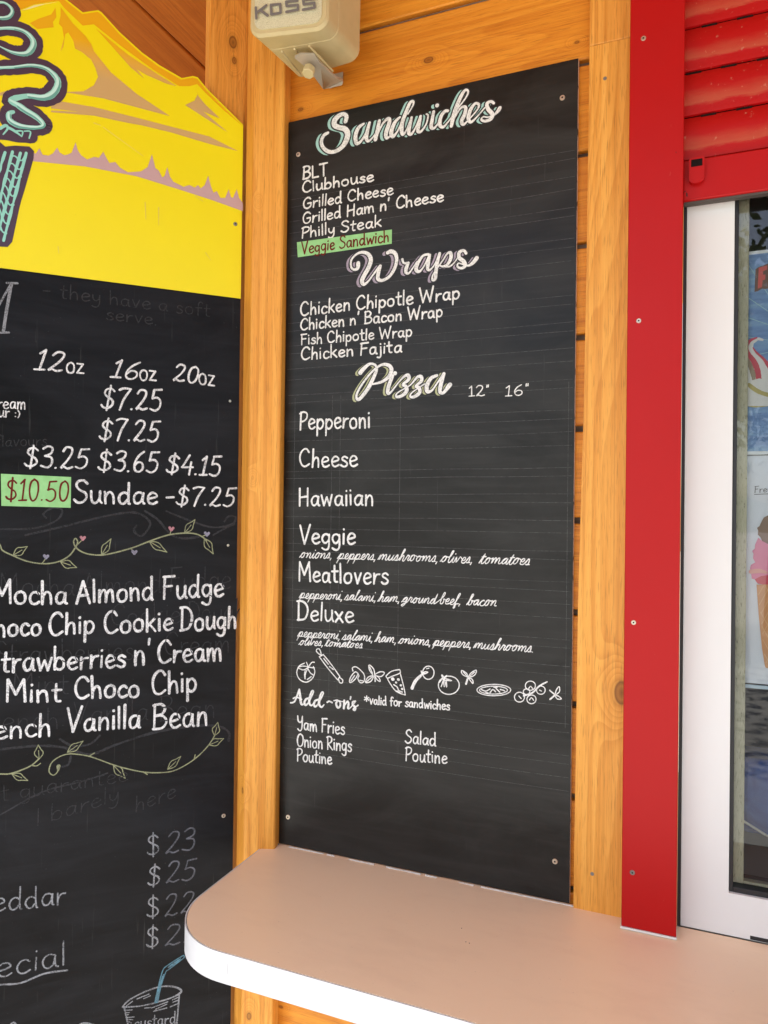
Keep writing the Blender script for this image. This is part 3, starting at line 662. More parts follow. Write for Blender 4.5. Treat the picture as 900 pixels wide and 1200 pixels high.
sheet(menu, FM, [(348, 284), (459.3, 269), (459, 285.5), (349, 301.5)], m_green, 'green paper strip lettered Veggie Sandwich in dark red', 'Veggie Sandwich', (353.5, 297.5), (456, 282.8), 13.5, 2.0)

# ---- little food drawings in a row
def ell(cx, cy, rx, ry, n=14, a0=.3): return [(cx + rx*math.cos(a0 + i*2*math.pi/n), cy + ry*math.sin(a0 + i*2*math.pi/n)) for i in range(n + 1)]
def sketch(name, org, sc, strokes, w=1.25):
    I = Ink(FM, .0004, .1)
    for st in strokes: I.px([p if len(p) == 3 else (p[0], p[1], w*sc) for p in st], w, 4, 0, org, sc)
    I.build(name, m_paint, menu)
z1, z2, z3 = (340, 755), (440, 775), (550, 785)
sketch('tomato_drawing', z1, 9, [[(150,200),(95,230),(70,300),(100,370),(170,400),(235,360),(260,290),(245,235)],[(85,242),(130,230),(190,240),(140,270),(85,250)],[(195,242),(165,300),(158,350)],[(160,270),(152,320),(158,365)],[(190,260),(212,300),(245,325)],[(190,232),(172,190)],[(200,230),(228,192),(256,190)],[(200,242),(256,250)],[(180,372),(222,342)]])
sketch('rolling_pin_drawing', z1, 9, [[(330,122),(282,82),(280,55),(305,48),(322,80),(328,122)],[(308,132),(400,255),(502,376)],[(502,376),(524,340)],[(524,340),(440,220),(350,108)],[(350,108),(308,132)],[(355,150),(402,210)],[(415,235),(456,266)],[(510,366),(522,402),(548,408),(554,376),(522,350)]])
sketch('mushroom_drawing', z1, 9, [[(662,282),(658,248),(700,240),(768,300),(786,350),(772,400),(736,402),(714,360),(726,330),(690,290),(642,340),(625,392),(645,402),(692,360),(716,312)],[(640,388),(680,330)],[(735,380),(765,385)]])
sketch('basil_drawing', z1, 9, [[(872,322),(836,270),(834,218),(880,260),(892,318)],[(872,330),(822,348),(793,402),(850,392),(884,334)],[(893,318),(950,290),(995,300),(960,340),(896,330)],[(893,325),(935,350),(950,392),(915,372),(893,330)],[(893,330),(897,392,14)],[(840,240),(868,305)],[(805,395),(868,342)]])
sketch('pizza_slice_drawing', z2, 7.5, [[(92,130),(140,88),(212,72)],[(212,72),(216,102),(150,130),(106,148),(92,130)],[(106,150),(120,180),(180,262),(262,296)],[(262,296),(248,220),(217,102)],[(150,155,30),(154,157,30)],[(200,160,24),(203,161,24)],[(180,186,18),(183,187,18)],[(222,210,20),(225,211,20)],[(234,242,20),(236,243,20)],[(160,205,10),(190,225,10),(205,255,10),(235,270,10)],[(190,262,14),(215,275,14)]], 1.2)
sketch('pepper_drawing', z2, 7.5, [ell(465, 100, 50, 58),[(402,122,20),(352,172,28),(322,235,30)],[(402,85,10),(410,120,10)],[(412,105,12),(440,92,12),(458,96,14)],[(420,112,12),(450,104,10)],[(450,65,8),(470,60,8)]])
sketch('tomato_drawing', z2, 7.5, [ell(645, 210, 92, 80),[(600,150,26),(585,122,16)],[(602,150,22),(626,126,14)],[(600,160),(578,222)],[(596,165),(605,222)],[(606,160),(626,228),(622,165)],[(612,150),(672,170),(615,166)],[(590,150),(562,185)]], 1.3)
sketch('basil_drawing', z2, 7.5, [[(815,140),(766,116),(757,80),(800,105),(816,140)],[(816,140),(840,102),(886,78),(872,120),(817,146)],[(817,146),(856,196),(852,160),(820,144)],[(811,150,16),(796,198,18)],[(775,95),(805,130)],[(870,95),(830,130)]], 1.2)
sketch('whole_pizza_drawing', z3, 7.826, [ell(225, 185, 155, 52, 18),ell(222, 186, 128, 36, 16),[(110,180,10),(150,195,10),(190,175,10)],[(190,210,12),(215,180,10),(240,200,12)],[(245,170,10),(280,205,10)],[(285,180,12),(320,190,10),(330,205,8)],[(150,205,9),(175,212,9)],[(255,160,9),(225,160,9)]], 1.1)
sketch('tomato_vine_drawing', z3, 7.826, [ell(560, 145, 46, 42),ell(656, 186, 40, 38),ell(460, 250, 46, 45),ell(570, 270, 42, 40),ell(525, 200, 30, 26),[(498,238,14),(580,208,15),(640,150,15),(712,110,13)],[(545,170,9),(562,150,8),(580,172,9)],[(645,185,9),(662,195,9)],[(455,240,10),(475,262,10)],[(552,275,9),(570,255,9),(590,280,9)]], 1.15)
sketch('basil_drawing', z3, 7.826, [[(786,226),(800,180),(824,154),(826,200),(790,230)],[(780,224,12),(738,188,12)],[(786,234),(816,240),(844,266),(806,266),(788,238)],[(780,236,14),(740,270,14)]], 1.2)

def screw(root, fr, x, y, r, off, m=None):
    p = fr.at(x, y, off); q = MB()
    q.cyl(fr.w(p.x, p.y, off - .0002), fr.N, r, .0011, 14, 0, r*.82); q.cyl(fr.w(p.x, p.y, off + .00085), fr.N, r*.34, .0003, 6, 1)
    q.build('screw', [m or m_screw, m_dark], root)
for x, y in ((349.5, 181), (659, 114.5), (337.5, 957.5), (650.3, 1009.5)): screw(menu, FM, x, y, .0042, 0)

# ================================================================== ICE CREAM BOARD (left)
seam_r = FL.at(283.5, 351); top_r = FL.at(286, 148); UR = FL.at(278.5, 600).x
seam_z = seam_r.y
ice = thing('ice_cream_board', 'angled blackboard of ice cream prices with yellow mountain top left of the corner post', 'menu board', tuple(FL.w(UR - .3, .45)))
UL = FL.at(-160, 600).x
q = MB(); ring = [(UL, .35), (UR, .35), (UR, seam_z), (UL, seam_z)]
q.prism([FL.w(u, v, -.009) for u, v in ring], [FL.w(u, v, 0) for u, v in ring], 0, 1)
q.build('panel', [m_board2, m_black], ice, .0006)
ridge = [(78, 0), (97, 15), (115, 12.5), (119, 15), (140, 38), (167, 62.5), (187, 77), (213, 92), (226, 89.5), (231.5, 91), (243, 105), (262, 124), (285.8, 147)]
rid = [(-150, 60), (-95, 20), (-30, -22), (25, -40), (60, -16)] + ridge
P = [tuple(FL.at(x, y)) for x, y in rid]; P[0] = (UL, P[0][1]); P[-1] = (UR, P[-1][1])
ring = [(UL, seam_z + .0008)] + P + [(UR, seam_z + .0008)]
q = MB(); q.prism([FL.w(u, v, -.0095) for u, v in ring], [FL.w(u, v, .0012) for u, v in ring], 0, 1)
hdr = q.build('mountain_panel', [m_yel, m_black], ice, 0)
hdr['label'] = 'yellow panel cut to a mountain ridge with lilac treeline and teal lettering'
I = Ink(FL, .0015)
I.pxpoly([(285.2, 148.5), (262, 129), (241, 109), (231, 98.5), (222, 101), (210, 101), (180, 82), (140, 52.5), (110, 28.5), (97, 30), (75, 9), (69, 1), (40, 5), (20, 13), (-60, 60), (-140, 70), (-92, 23), (-30, -19), (25, -37), (60, -13)] + [(x - .6, y + 1.4) for x, y in ridge[:-1]], 0)
for st in ([(71, 8), (85, 27), (100, 42), (107, 52), (110, 60), (130, 85), (160, 110), (199, 136), (165, 127), (120, 115), (76, 108), (98, 107), (110, 100), (115, 90), (112, 80), (107, 70), (96, 61), (88, 57), (86, 48), (80, 38), (76.5, 40), (74, 55), (71, 60), (75, 45), (73, 32), (69, 28), (71, 18)],
 [(65, 9), (60, 17), (45, 22), (35, 27), (44, 34), (63, 32), (62, 26), (66, 20)],
 [(112, 33), (150, 64), (180, 84), (207, 101), (195, 98), (172, 88), (160, 81), (169, 92), (153, 79), (130, 53)],
 [(229, 103), (232, 112), (240, 122), (258, 139), (238, 130.5), (267, 155), (240, 138), (217, 123), (228, 118), (231.5, 111)],
 [(60, 117), (110, 125.5), (160, 138), (210, 151), (245, 160), (279, 177), (245, 168.5), (200, 155), (150, 143), (100, 132), (60, 127)],
 [(60, 129.5), (110, 132), (150, 140), (187, 150.5), (150, 144), (110, 135.5), (60, 131.5)], [(-40, 120), (20, 103), (60, 106), (62, 112), (0, 112), (-40, 128)]):
    I.pxpoly(st, 1)
I.pxpoly([(-40, 184), (40, 189), (100, 195), (160, 206.5), (210, 222), (250, 235), (284.6, 247.5), (284.6, 238), (280, 232), (277.5, 222), (273, 232), (270.5, 231), (268, 222), (264, 232), (258, 232), (254, 224), (250, 226), (247, 218), (244, 206), (240, 217), (235, 221), (232, 217), (228, 220), (222, 217), (215, 219), (203, 213), (199, 207), (196, 196), (193, 206), (190, 208), (186, 200), (182, 197), (178, 181), (173, 196), (165, 201), (150, 202), (141, 197), (135, 190), (128, 191), (124, 184), (121, 178), (116, 185), (110, 184), (102, 187), (95, 182), (91, 176), (88.5, 167), (84, 179), (80, 181), (75, 182), (70, 179), (67, 173), (62, 180), (57, 182.5), (50, 181.5), (46, 174), (42, 180), (20, 176), (-40, 172)], 2)
I.build('mountain_art', [m_orange, m_tan, m_lil], hdr)
# swirl of cartoon script and its cone
tA = [[(-120,60,30),(0,25,25),(60,35,25),(115,80,32),(130,130,36),(90,180,40),(0,190,36),(-150,150,30)],
      [(-150,330,30),(0,300,30),(150,300,36),(270,340,42),(345,420,55),(348,490,60),(300,555,55),(230,570,46),(120,548,30),(0,490,14),(-80,450,10)],
      [(-150,740,30),(0,715,30),(150,708,30),(330,690,36),(480,720,42),(580,800,58),(612,880,64),(565,980,70),(460,1030,66),(300,1012,50),(160,1035,60)],
      [(160,1035,60),(110,1065,50),(190,1110,64),(270,1165,66),(390,1240,58),(455,1310,48),(430,1340,40),(330,1345,44),(200,1325,56),(105,1270,58),(95,1200,50),(140,1180,36)]]
I = Ink(FL, .0018)
for st in tA: I.px([(x, y, w + 128) for x, y, w in st], 0, 5, 0, (0, 0), 9)
cone = [(-60, 300), (0, 310), (40, 345), (120, 338), (230, 345), (265, 380), (262, 440), (190, 690), (165, 770), (150, 830), (95, 1090), (60, 1130), (0, 1127), (-60, 1100)]
I.pxpoly(cone, 0, (0, 120), 6.67)
I.px([(-60, 230, 110), (40, 245, 100), (140, 255, 110), (235, 265, 110)], 0, 4, 0, (0, 120), 6.67)
lg = I.build('script_logo', m_purple, hdr)
I = Ink(FL, .0024); J = Ink(FL, .0030); K = Ink(FL, .0027)
for st in tA:
    I.px([(x, y, w) for x, y, w in st], 0, 5, 0, (0, 0), 9)
    K.px([(x + 8, y + w*.22, w*.5) for x, y, w in st[2:-1]], 0, 5, 0, (0, 0), 9)
    J.px([(x - 4, y - w*.2, w*.42) for x, y, w in st[1:-1]], 0, 5, 0, (0, 0), 9)
zc2 = ((0, 120), 6.67)
def cl(t, x0, y0, x1, y1): return (x0 + (x1-x0)*t, y0 + (y1-y0)*t)
for a in ((205, 395, 28, 1080), (160, 395, -10, 1000), (98, 385, -40, 900), (40, 390, -60, 700)):
    I.px([(*cl(t, *a), 20 + 6*math.sin(t*19)) for t in [i/7 for i in range(8)]], 0, 4, 0, *zc2)
for i in range(9):
    t = .05 + i*.108
    p, q_ = cl(t, 205, 395, 28, 1080), cl(t + .035, 160, 395, -10, 1000); r_ = cl(t + .02, 98, 385, -40, 900)
    I.px([(p[0], p[1], 24), ((p[0] + q_[0])/2, (p[1] + q_[1])/2 + 16, 10), (q_[0], q_[1], 22)], 0, 4, 0, *zc2)
    I.px([(q_[0], q_[1], 15), ((r_[0] + q_[0])/2, (r_[1] + q_[1])/2 - 14, 10), (r_[0], r_[1], 15)], 0, 4, 0, *zc2)
for st in ([(0, 205, 22), (45, 180, 24), (60, 205, 16), (25, 250, 10)], [(60, 195, 20), (100, 215, 22), (150, 250, 14), (170, 268, 8)], [(120, 225, 14), (175, 225, 12), (172, 262, 9)], [(190, 225, 10), (238, 228, 12), (228, 280, 10)]):
    I.px(st, 0, 4, 0, *zc2)
I.build('fill', m_tealp, lg); J.build('highlight', m_tealh, lg); K.build('shade_print', m_teald, lg)
I = Ink(FL, .0016, .1); I.pxpoly([(25, 12.5), (40, 6), (69, 2), (52, 5), (38, 9.5)], 0); I.build('highlight', printed('pale_yellow_print', (.85, .76, .30)), hdr)
m_scr = printed('scratch_print', (.72, .60, .12))
for a, b in (((110, 144), (118, 147)), ((121, 149), (168, 183)), ((170, 237), (171, 257)), ((186, 243), (186, 264)), ((228, 229), (238, 236)), ((68, 289), (69, 297)), ((241, 296), (247, 305))):
    I = Ink(FL, .0016, .2); I.px([(*a, .9), (*b, .5)], .8, 3); I.build('scratch', m_scr, hdr)
screw(ice, FL, 275.8, 262.5, .0036, .0012, m_nail)
for x, y in ((262, 956), (269.5, 470), (267.2, 639)): screw(ice, FL, x, y, .0036 if y > 900 else .0022, 0)

def lw(text, p0, p1, cap, w, m=m_white, **kw): return line(ice, FL, text, p0, p1, cap, w, m, 'lettering', **kw)
I = Ink(FL, .0004, .12)
for st in ([(13.5, 332, 3.6), (8, 362, 3.4), (4, 388, 3.4)], [(8, 331.5, 2.4), (20.5, 332, 2.4)], [(-4, 390, 2.4), (10.5, 389.5, 2.4)], [(12, 334, 2.2), (-6, 366, 2.2)]): I.px(st, 0, 4)
I.build('lettering', m_grey, ice)
lw('- they have a soft', (50, 347), (246, 371), 17, 1.5, m_ghost); lw('serve.', (124, 374), (184, 381), 15, 1.5, m_ghost)
for t, a, b, c in (('12', (40, 432.5), (73, 435.5), 23), ('16', (129.5, 441.5), (160, 444.5), 21), ('20', (202, 446), (231, 449.5), 20)): lw(t, a, b, c, 2.6, shear=.18)
for a, b in (((77, 436.5), (98, 438.5)), ((163, 445), (183, 447)), ((232.5, 450), (251.5, 453))): lw('oz', a, b, 22, 2.3)
lw('ream', (-3, 478.5), (30, 479.3), 15, 1.7); lw('ur :)', (-2, 488.7), (24, 489.2), 13, 1.6)
for t, a, b, c in (('$7.25', (117, 479), (188.5, 481.5), 25), ('$7.25', (115, 515.5), (185.5, 518), 25), ('$3.25', (27, 548), (102, 549.3), 25), ('$3.65', (114, 551.5), (184.5, 554), 24), ('$4.15', (193.5, 554.5), (258, 557.5), 23)):
    lw(t, a, b, c, 2.7, shear=.1)
sheet(ice, FL, [(1, 555.2), (83.4, 559), (82.8, 595), (1.6, 592.8)], m_green, 'green paper strip lettered with a dark red price', '$10.50', (5.5, 586.5), (80, 587.5), 25, 2.4, shear=.04)
lw('Sundae', (86, 589.3), (184.5, 591), 25, 3.0); lw('-$7.25', (192, 591.7), (273.5, 593.3), 22, 2.5, shear=.12)
fl = (('Mocha', (-9, 707.5), (78.5, 707), 27), ('Almond', (88.5, 706.8), (180, 703), 27), ('Fudge', (190, 701.8), (262, 699), 27),
      ('Choco', (-24, 747.5), (48.5, 744), 25), ('Chip', (56.7, 745), (111, 740.7), 25), ('Cookie', (121.5, 742), (202.5, 738.5), 25.5), ('Dough', (211, 739.3), (277, 736), 26),
      ('Strawberries', (-17, 788.5), (147, 781.5), 27), ("n'", (156.7, 779.8), (177, 778), 30), ('Cream', (184, 776.8), (260, 773.8), 26),
      ('Mint', (6, 822.7), (72, 821.5), 25), ('Choco', (87.3, 818.5), (163.5, 816.7), 25), ('Chip', (177.3, 814.8), (231, 809.5), 27),
      ('French', (-42, 867), (60, 862.3), 26), ('Vanilla', (77.3, 858.5), (164.5, 852.3), 27), ('Bean', (178.5, 854.5), (243.5, 850), 29))
for t, a, b, c in fl:
    lw(t, a, b, c, 3.3)
    if t not in ("n'", 'Chip', 'Choco'): lw(t, (a[0] + 8, a[1] - 9), (b[0] + 9, b[1] - 9), c, 1.5, m_ghost)
for t, a, b in (('$23', (171.5, 1003.5), (228, 995.5)), ('$25', (172, 1038.5), (228, 1030)), ('$22', (171, 1076.5), (226, 1068)), ('$25', (170.7, 1111.5), (232, 1103))):
    lw(t[0], a, (a[0] + 16, a[1] - 2), 24, 2.1, m_grey); lw(t[1:], (a[0] + 21, a[1] - 2.5), b, 25, 2.0, m_greyd, shear=.1)
lw('Cheddar', (-50, 1073), (77, 1059.5), 27, 2.2, m_grey); lw('Special', (-56, 1157), (77, 1131), 30, 2.2, m_grey)
I = Ink(FL, .0004, .12); I.px([(-50, 1160, 2), (0, 1154, 2.2), (24, 1152, 2.2), (52, 1141, 2.2), (79, 1137, 2)], 0, 5)
I.build('underline', m_grey, ice); I = Ink(FL, .0004, .12); I.px([(10, 1204, 2), (16, 1198, 2), (22, 1206, 2)], 0); I.build('lettering', m_grey, ice); I = Ink(FL, .0004, .12); I.px([(88, 1204, 2), (98, 1199, 2), (110, 1201, 2)], 0); I.build('lettering', m_grey, ice)
lw("on't guarantee", (-40, 946), (150, 915), 20, 1.3, m_ghost); lw('I barely', (42, 968), (140, 938), 20, 1.3, m_ghost); lw('here', (158, 952), (206, 934), 19, 1.3, m_ghost); lw('flavours', (-5, 523), (55, 522), 13, 1.2, m_ghost)

# vines, erased swirls, milkshake cup
def leaf(I, b, t, w):
    bx, by = b; dx, dy = t[0] - bx, t[1] - by; L_ = math.hypot(dx, dy); nx, ny = -dy/L_, dx/L_
    for s in (1, -1):
        I.px([(bx, by), (bx + dx*.3 + nx*w*s*.9, by + dy*.3 + ny*w*s*.9), (bx + dx*.5 + nx*w*s, by + dy*.5 + ny*w*s), (bx + dx*.66 + nx*w*s*.62, by + dy*.66 + ny*w*s*.62), t], 1.05, 4)
    I.px([(bx, by), (bx + dx*.35, by + dy*.33), (bx + dx*.62, by + dy*.6)], .9, 3)
I = Ink(FL, .0004, .1)
I.px([(-30,615),(-8,629),(0,638.9),(3,645),(14,650.5),(31,657.5),(51,660.6),(68,658.3),(81,651.3),(88.6,641.2),(91,635),(88.6,631),(86.3,635),(89.4,642),(99.5,648.2),(115,650.5),(130,648.7),(155,642),(173.3,635),(196.7,627),(216.7,624.7),(230,625.8),(238.3,630),(242,634)], 1.6, 5)
for b, t, w in (((15.5,650.5),(32,640.5),4.5), ((71,658.5),(89.8,665),4.5), ((119,650),(130,631.5),4.2), ((175,634.5),(195.5,647),4), ((216.5,624.5),(228.5,609),4), ((239.5,631),(249.8,649),4.3)): leaf(I, b, t, w)
for a, b in (((49.5, 660), (54, 654)), ((90, 639), (96, 633)), ((152.5, 642.5), (157, 646)), ((199, 627), (200.5, 621)), ((236, 629), (242, 626.5))): I.px([a, b], 1.1, 3)
I.build('vine_drawing', m_vine, ice); I = Ink(FL, .0004, .1)
I.px([(-30,906),(0,907),(12,906.6),(26,902),(37,896.8),(45.9,889)], 1.6, 5); I.px([(37.5,897),(43,897.5),(47.4,894.5)], 1.2, 4); leaf(I, (14,907), (32.5,914.6), 4); leaf(I, (45.9,889.5), (44.8,873), 5)
I.build('vine_drawing', m_vine, ice); I = Ink(FL, .0004, .1)
I.px([(68.5,899),(67,905),(62.2,908.4),(57.5,903.8),(60.6,893.6),(70,886.6),(81,883.5),(93.3,884.3),(105.7,886.6),(121,892),(132,896),(146.7,900.3),(168,904.7),(186.7,905.5),(203.3,903.3),(220,895),(233.3,885),(245,872.5),(251.7,861.7)], 1.3, 5)
for b, t, w in (((14,907),(32.5,914.6),4), ((45.9,889.5),(44.8,873),5), ((79,881.5),(97.3,868.5),4), ((133,897),(146.8,912),4.5), ((196.5,901.5),(211.8,886.5),3.6), ((251.5,862),(255.2,846.5),4.2), ((245,873),(262,865.5),4)): (leaf(I, b, t, w) if b[0] > 50 else None)
I.px([(68.6, 898, 4.5), (68, 903, 2)], 0, 3); I.px([(168, 904.5), (172.5, 907.5)], 1.2, 3); I.px([(227.5, 890), (228.7, 884.5)], 1.2, 3); I.px([(104, 886.5), (110.5, 882.5)], 1.2, 3)
I.build('vine_drawing', m_vine, ice)
for (x, y), mm, nm in (((97, 631), m_pink, 'pink'), ((200.8, 620), m_pink, 'pink'), ((54, 652.7), m_lav, 'grey'), ((157.5, 647.5), m_lav, 'grey'), ((242.5, 626), m_lav, 'grey')):
    k = Ink(FL, .0006, .1)
    k.px([(x - 2, y - 1.6, 3.2), (x, y + 1.6, 2.6)], 0, 3); k.px([(x + 2, y - 1.2, 3.2), (x, y + 1.8, 2.2)], 0, 3); k.build(nm + '_bud_drawing', mm, ice)
I = Ink(FL, .0002, .25)
for st, w in (([(-30,620),(0,620),(40,619),(66,610),(73,598),(62,595),(51,602),(54,607)], 2.2), ([(30,627),(70,618),(130,603.5),(160,601),(176,613),(166,628),(157,622),(160,616)], 2.6), ([(170,599),(185,609),(200,626),(215,631),(233,629)], 2.6), ([(195,599),(225,611),(250,618),(272,614),(276,606),(268,605),(263,611)], 2.2), ([(250,627),(262,620),(275,614)], 2.0),
 ([(-20,879),(0,878),(45,874),(75,876),(105,884),(135,873),(180,858.5),(225,851),(255,851),(268,858),(268,868)], 2.8), ([(-20,965),(0,955),(50,928),(95,916),(126,906)], 1.8), ([(70,866),(85,874),(105,872),(117,862)], 2.4), ([(83,886),(80,896),(70,899)], 2.4)):
    I = Ink(FL, .0002, .25); I.px(st, w, 6); I.build('erased_swirl', m_ghost, ice)
I = Ink(FL, .0004, .12); zz = ((130, 1110), 9)
for st in ([(122,630,16),(200,552,16),(400,452,16),(560,412,16),(690,424,20),(742,470,22),(640,532,16),(450,590,16),(300,622,14),(124,632,16)], [(140,640,16),(180,820,16),(220,1100,16)], [(722,482,16),(694,810,16),(660,1100,16)], [(165,618,12),(225,572,14)], [(275,545,12),(400,495,14)], [(345,542,10),(415,512,12)], [(355,642,10),(420,636,10)], [(430,640,12),(600,575,12)], [(450,676,12),(590,640,12)], [(470,655,10),(590,600,10)], [(650,555,12),(715,525,12)], [(655,580,12),(715,555,12)], [(625,628,12),(705,595,12)], [(160,664,10),(225,660,10)], [(160,690,10),(195,690,10)], [(165,712,10),(185,712,10)], [(170,742,10),(245,735,10)], [(180,760,10),(230,765,10)], [(190,785,10),(215,800,10)]): I.px(st, 0, 5, 0, *zz)
I.build('cup_drawing', m_grey, ice)
lw('custard', (157, 1206), (206, 1199), 14, 1.6, m_grey)
I = Ink(FL, .0006, .1)
for st in ([(462,585,12),(500,420,12),(545,250,12),(600,190,12),(755,92,12),(772,100,12),(760,120,10),(610,235,12),(580,260,10),(530,400,12),(492,580,12)], [(478,580,22),(520,400,24),(555,290,14)], [(610,210,22),(690,155,24),(735,122,10)]): I.px(st, 0, 4, 0, *zz)
I.build('straw_drawing', m_straw, ice)

# ================================================================== RED ROLLER SHUTTER
Yr = -.0335
rx0, rx1 = atY(733, 577, Yr)[0], atY(797.5, 577, Yr)[0]; rz0 = atY(758, 1093, Yr)[1]
shut = thing('roller_shutter', 'red metal roller shutter rolled up above the window with its red side rail', 'roller shutter', (.3, -.01, zc))
q = MB(); q.box((rx0, Yr, max(rz0, zc + .004)), (rx1, -.005, Zc)); rail = q.build('side_rail', m_red, shut, .0012)
q = MB(); q.box((rx0 - .0012, Yr - .0006, zc + .0005), (rx1 + .0005, -.004, zc + .0036)); q.build('sealant', mat('white_sealant', (.72, .70, .64), .6), shut, .0008)
for x, y, mm in ((754, 45, m_screw), (748.5, 376, m_screw), (742.5, 729.5, m_screw), (741, 1022.5, m_nail)):
    screw(rail, FM, x, y, .0036, -Yr, mm)
Ys = -.004
zb1, zb0 = atY(803, 186, Ys - .010)[1], atY(803, 236, Ys - .010)[1]
SLAT = (atY(803, 30, Ys)[1] - atY(803, 185, Ys)[1])/3.0; DUST_Z = zb1
m_redd = red_mat('red_dusty_metal', (.41, .0035, .004), True)
x1s = 1.35
prof = [(0, .0005), (.02, -.0028), (.09, -.0034), (.2, -.0034), (.25, -.0040), (.42, -.0056), (.60, -.0063), (.78, -.0056), (.90, -.0038), (.955, -.0022), (.975, .0005)]
for k in range(9):
    z0 = zb1 + k*SLAT
    if z0 > Zc: break
    q = MB()
    rr = [(z0 + f*SLAT, Ys + y) for f, y in prof]; nn = len(rr)
    xs = [rx1 - .0008, x1s]
    q.add([(x, y, z) for x in xs for z, y in rr], [(i, nn + i, nn + i + 1, i + 1) for i in range(nn - 1)])
    q.add([(x, Ys + .003, z) for x in xs for z in (z0 - .004, z0 + SLAT)], [(0, 2, 3, 1)], 1)
    sp = .0227*1.9; xx = rx1 + .004 + (.018 if k % 2 else .037) - .02
    while xx < x1s - .05:
        q.box((xx, Ys - .0032, z0 + SLAT*.930), (xx + .019, Ys + .001, z0 + SLAT*.973), 1); xx += sp
    o = q.build('slat', [m_redd, m_dark], shut, 0)
    for p in o.data.polygons: p.use_smooth = len(p.vertices) == 4 and p.material_index == 0
q = MB(); q.box((rx1 - .0008, Ys - .010, zb0), (x1s, Ys + .004, zb1 - .0025)); bar = q.build('bottom_bar', m_red, shut, .002)
q = MB(); q.box((rx1 + .001, Ys - .007, zb0 - .0032), (x1s, Ys + .003, zb0 - .0002)); q.build('rubber_seal', mat('grey_seal', (.07, .055, .045), .7), shut)
lx0, lz1 = atY(807.5, 185.5, Ys - .018); lx1, lz0 = atY(825.5, 213, Ys - .018)
q = MB(); xm = (lx0 + lx1)/2
ringl = [(lx0, lz1 - .003), (lx0 + .002, lz1), (lx1 - .002, lz1 + .001), (lx1, lz1 - .002), (lx1 - .0002, lz0 + .006)] + [(xm + (lx1 - lx0)/2*math.cos(a), lz0 + .006 - .006*math.sin(a)) for a in (.5, 1.1, 1.6, 2.1, 2.6)] + [(lx0, lz0 + .006)]
q.prism([(x, Ys - .0105, z) for x, z in ringl], [(x, Ys - .018, z) for x, z in ringl]); lat = q.build('latch', m_red, bar, .0012)
q = MB(); q.box((lx0 + .0024, Ys - .0186, lz1 - .0125), (lx1 - .0024, Ys - .012, lz1 - .0025)); q.build('slot', m_dark, lat, .001)

# ================================================================== WINDOW
Yw = .006
win = thing('window', 'white framed serving window with posters taped inside beside the red rail', 'window', (.5, .02, zc))
fx0 = atY(801.5, 660, Yw)[0]; ix0 = atY(857.5, 640, Yw)[0]; fz0 = zc + .0012; iz0 = atY(852, 1046, Yw)[1]
X1, Z1 = 1.25, 2.2
q = MB()
fr_o = [(fx0, fz0), (X1, fz0), (X1, Z1), (fx0, Z1)]; fr_i = [(ix0, iz0), (X1 - .06, iz0), (X1 - .06, Z1 - .06), (ix0, Z1 - .06)]
names = []
for i in range(4):
    j = (i + 1) % 4; q = MB()
    e = .00025; a, b, c, d = fr_o[i], fr_o[j], fr_i[j], fr_i[i]
    q.prism([(x, Yw + .05, z) for x, z in (a, b, c, d)], [(x, Yw, z) for x, z in (a, b, c, d)])
    q.build('frame', m_frame, win, .0008)
q = MB()
for (x, z), (x2, z2) in (((ix0 + .0005, iz0 + .0005), (ix0 + .0055, Z1 - .0605)), ((ix0 + .0056, iz0 + .0005), (X1 - .0605, iz0 + .0075))):
    q.box((x, Yw + .004, z), (x2, Yw + .05, z2))
q.build('gasket', m_gasket, win, .0006)
q = MB()
gy = Yw + .012
q.box((ix0 + .0057, gy + .006, iz0 + .0077), (ix0 + .0057 + .0135, gy + .016, Z1 - .062)); q.box((ix0 + .0193, gy + .006, iz0 + .0077), (X1 - .062, gy + .016, iz0 + .0117))
q.build('spacer_bar', m_spacer, win, .0008)
m_glass = bpy.data.materials.new('window_glass'); m_glass.use_nodes = True; t_ = m_glass.node_tree; t_.nodes.clear()
no = t_.nodes.new('ShaderNodeOutputMaterial'); mx = t_.nodes.new('ShaderNodeMixShader'); tp = t_.nodes.new('ShaderNodeBsdfTransparent'); gl = t_.nodes.new('ShaderNodeBsdfGlossy'); fz = t_.nodes.new('ShaderNodeFresnel')
fz.inputs[0].default_value = 1.62; gl.inputs['Roughness'].default_value = .0; tp.inputs[0].default_value = (.90, .93, .92, 1)
t_.links.new(fz.outputs[0], mx.inputs[0]); t_.links.new(tp.outputs[0], mx.inputs[1]); t_.links.new(gl.outputs[0], mx.inputs[2]); t_.links.new(mx.outputs[0], no.inputs[0])
q = MB(); q.add([(ix0 + .004, gy, iz0 + .004), (X1 - .061, gy, iz0 + .004), (X1 - .061, gy, Z1 - .061), (ix0 + .004, gy, Z1 - .061)], [(0, 1, 2, 3)])
q.build('glass_pane', m_glass, win)
sx0, sz0 = atY(879, 1098.5, Yw)
q = MB(); q.box((sx0, Yw - .0003, sz0 - .0025), (sx0 + .035, Yw + .002, sz0 + .0025)); q.build('drain_slot', m_gasket, win)
q = MB(); q.box((fx0 - .0045, .003, fz0), (fx0 - .0005, .06, Z1)); q.build('sealing_strip', m_gasket, win)
q = MB(); q.box((rx1 - .02, -.0015, fz0), (fx0 - .0047, .05, Z1)); tag(q.build('window_jamb', m_trim, None, .001), 'thin orange wooden sliver between the red rail and the white window frame', 'jamb')

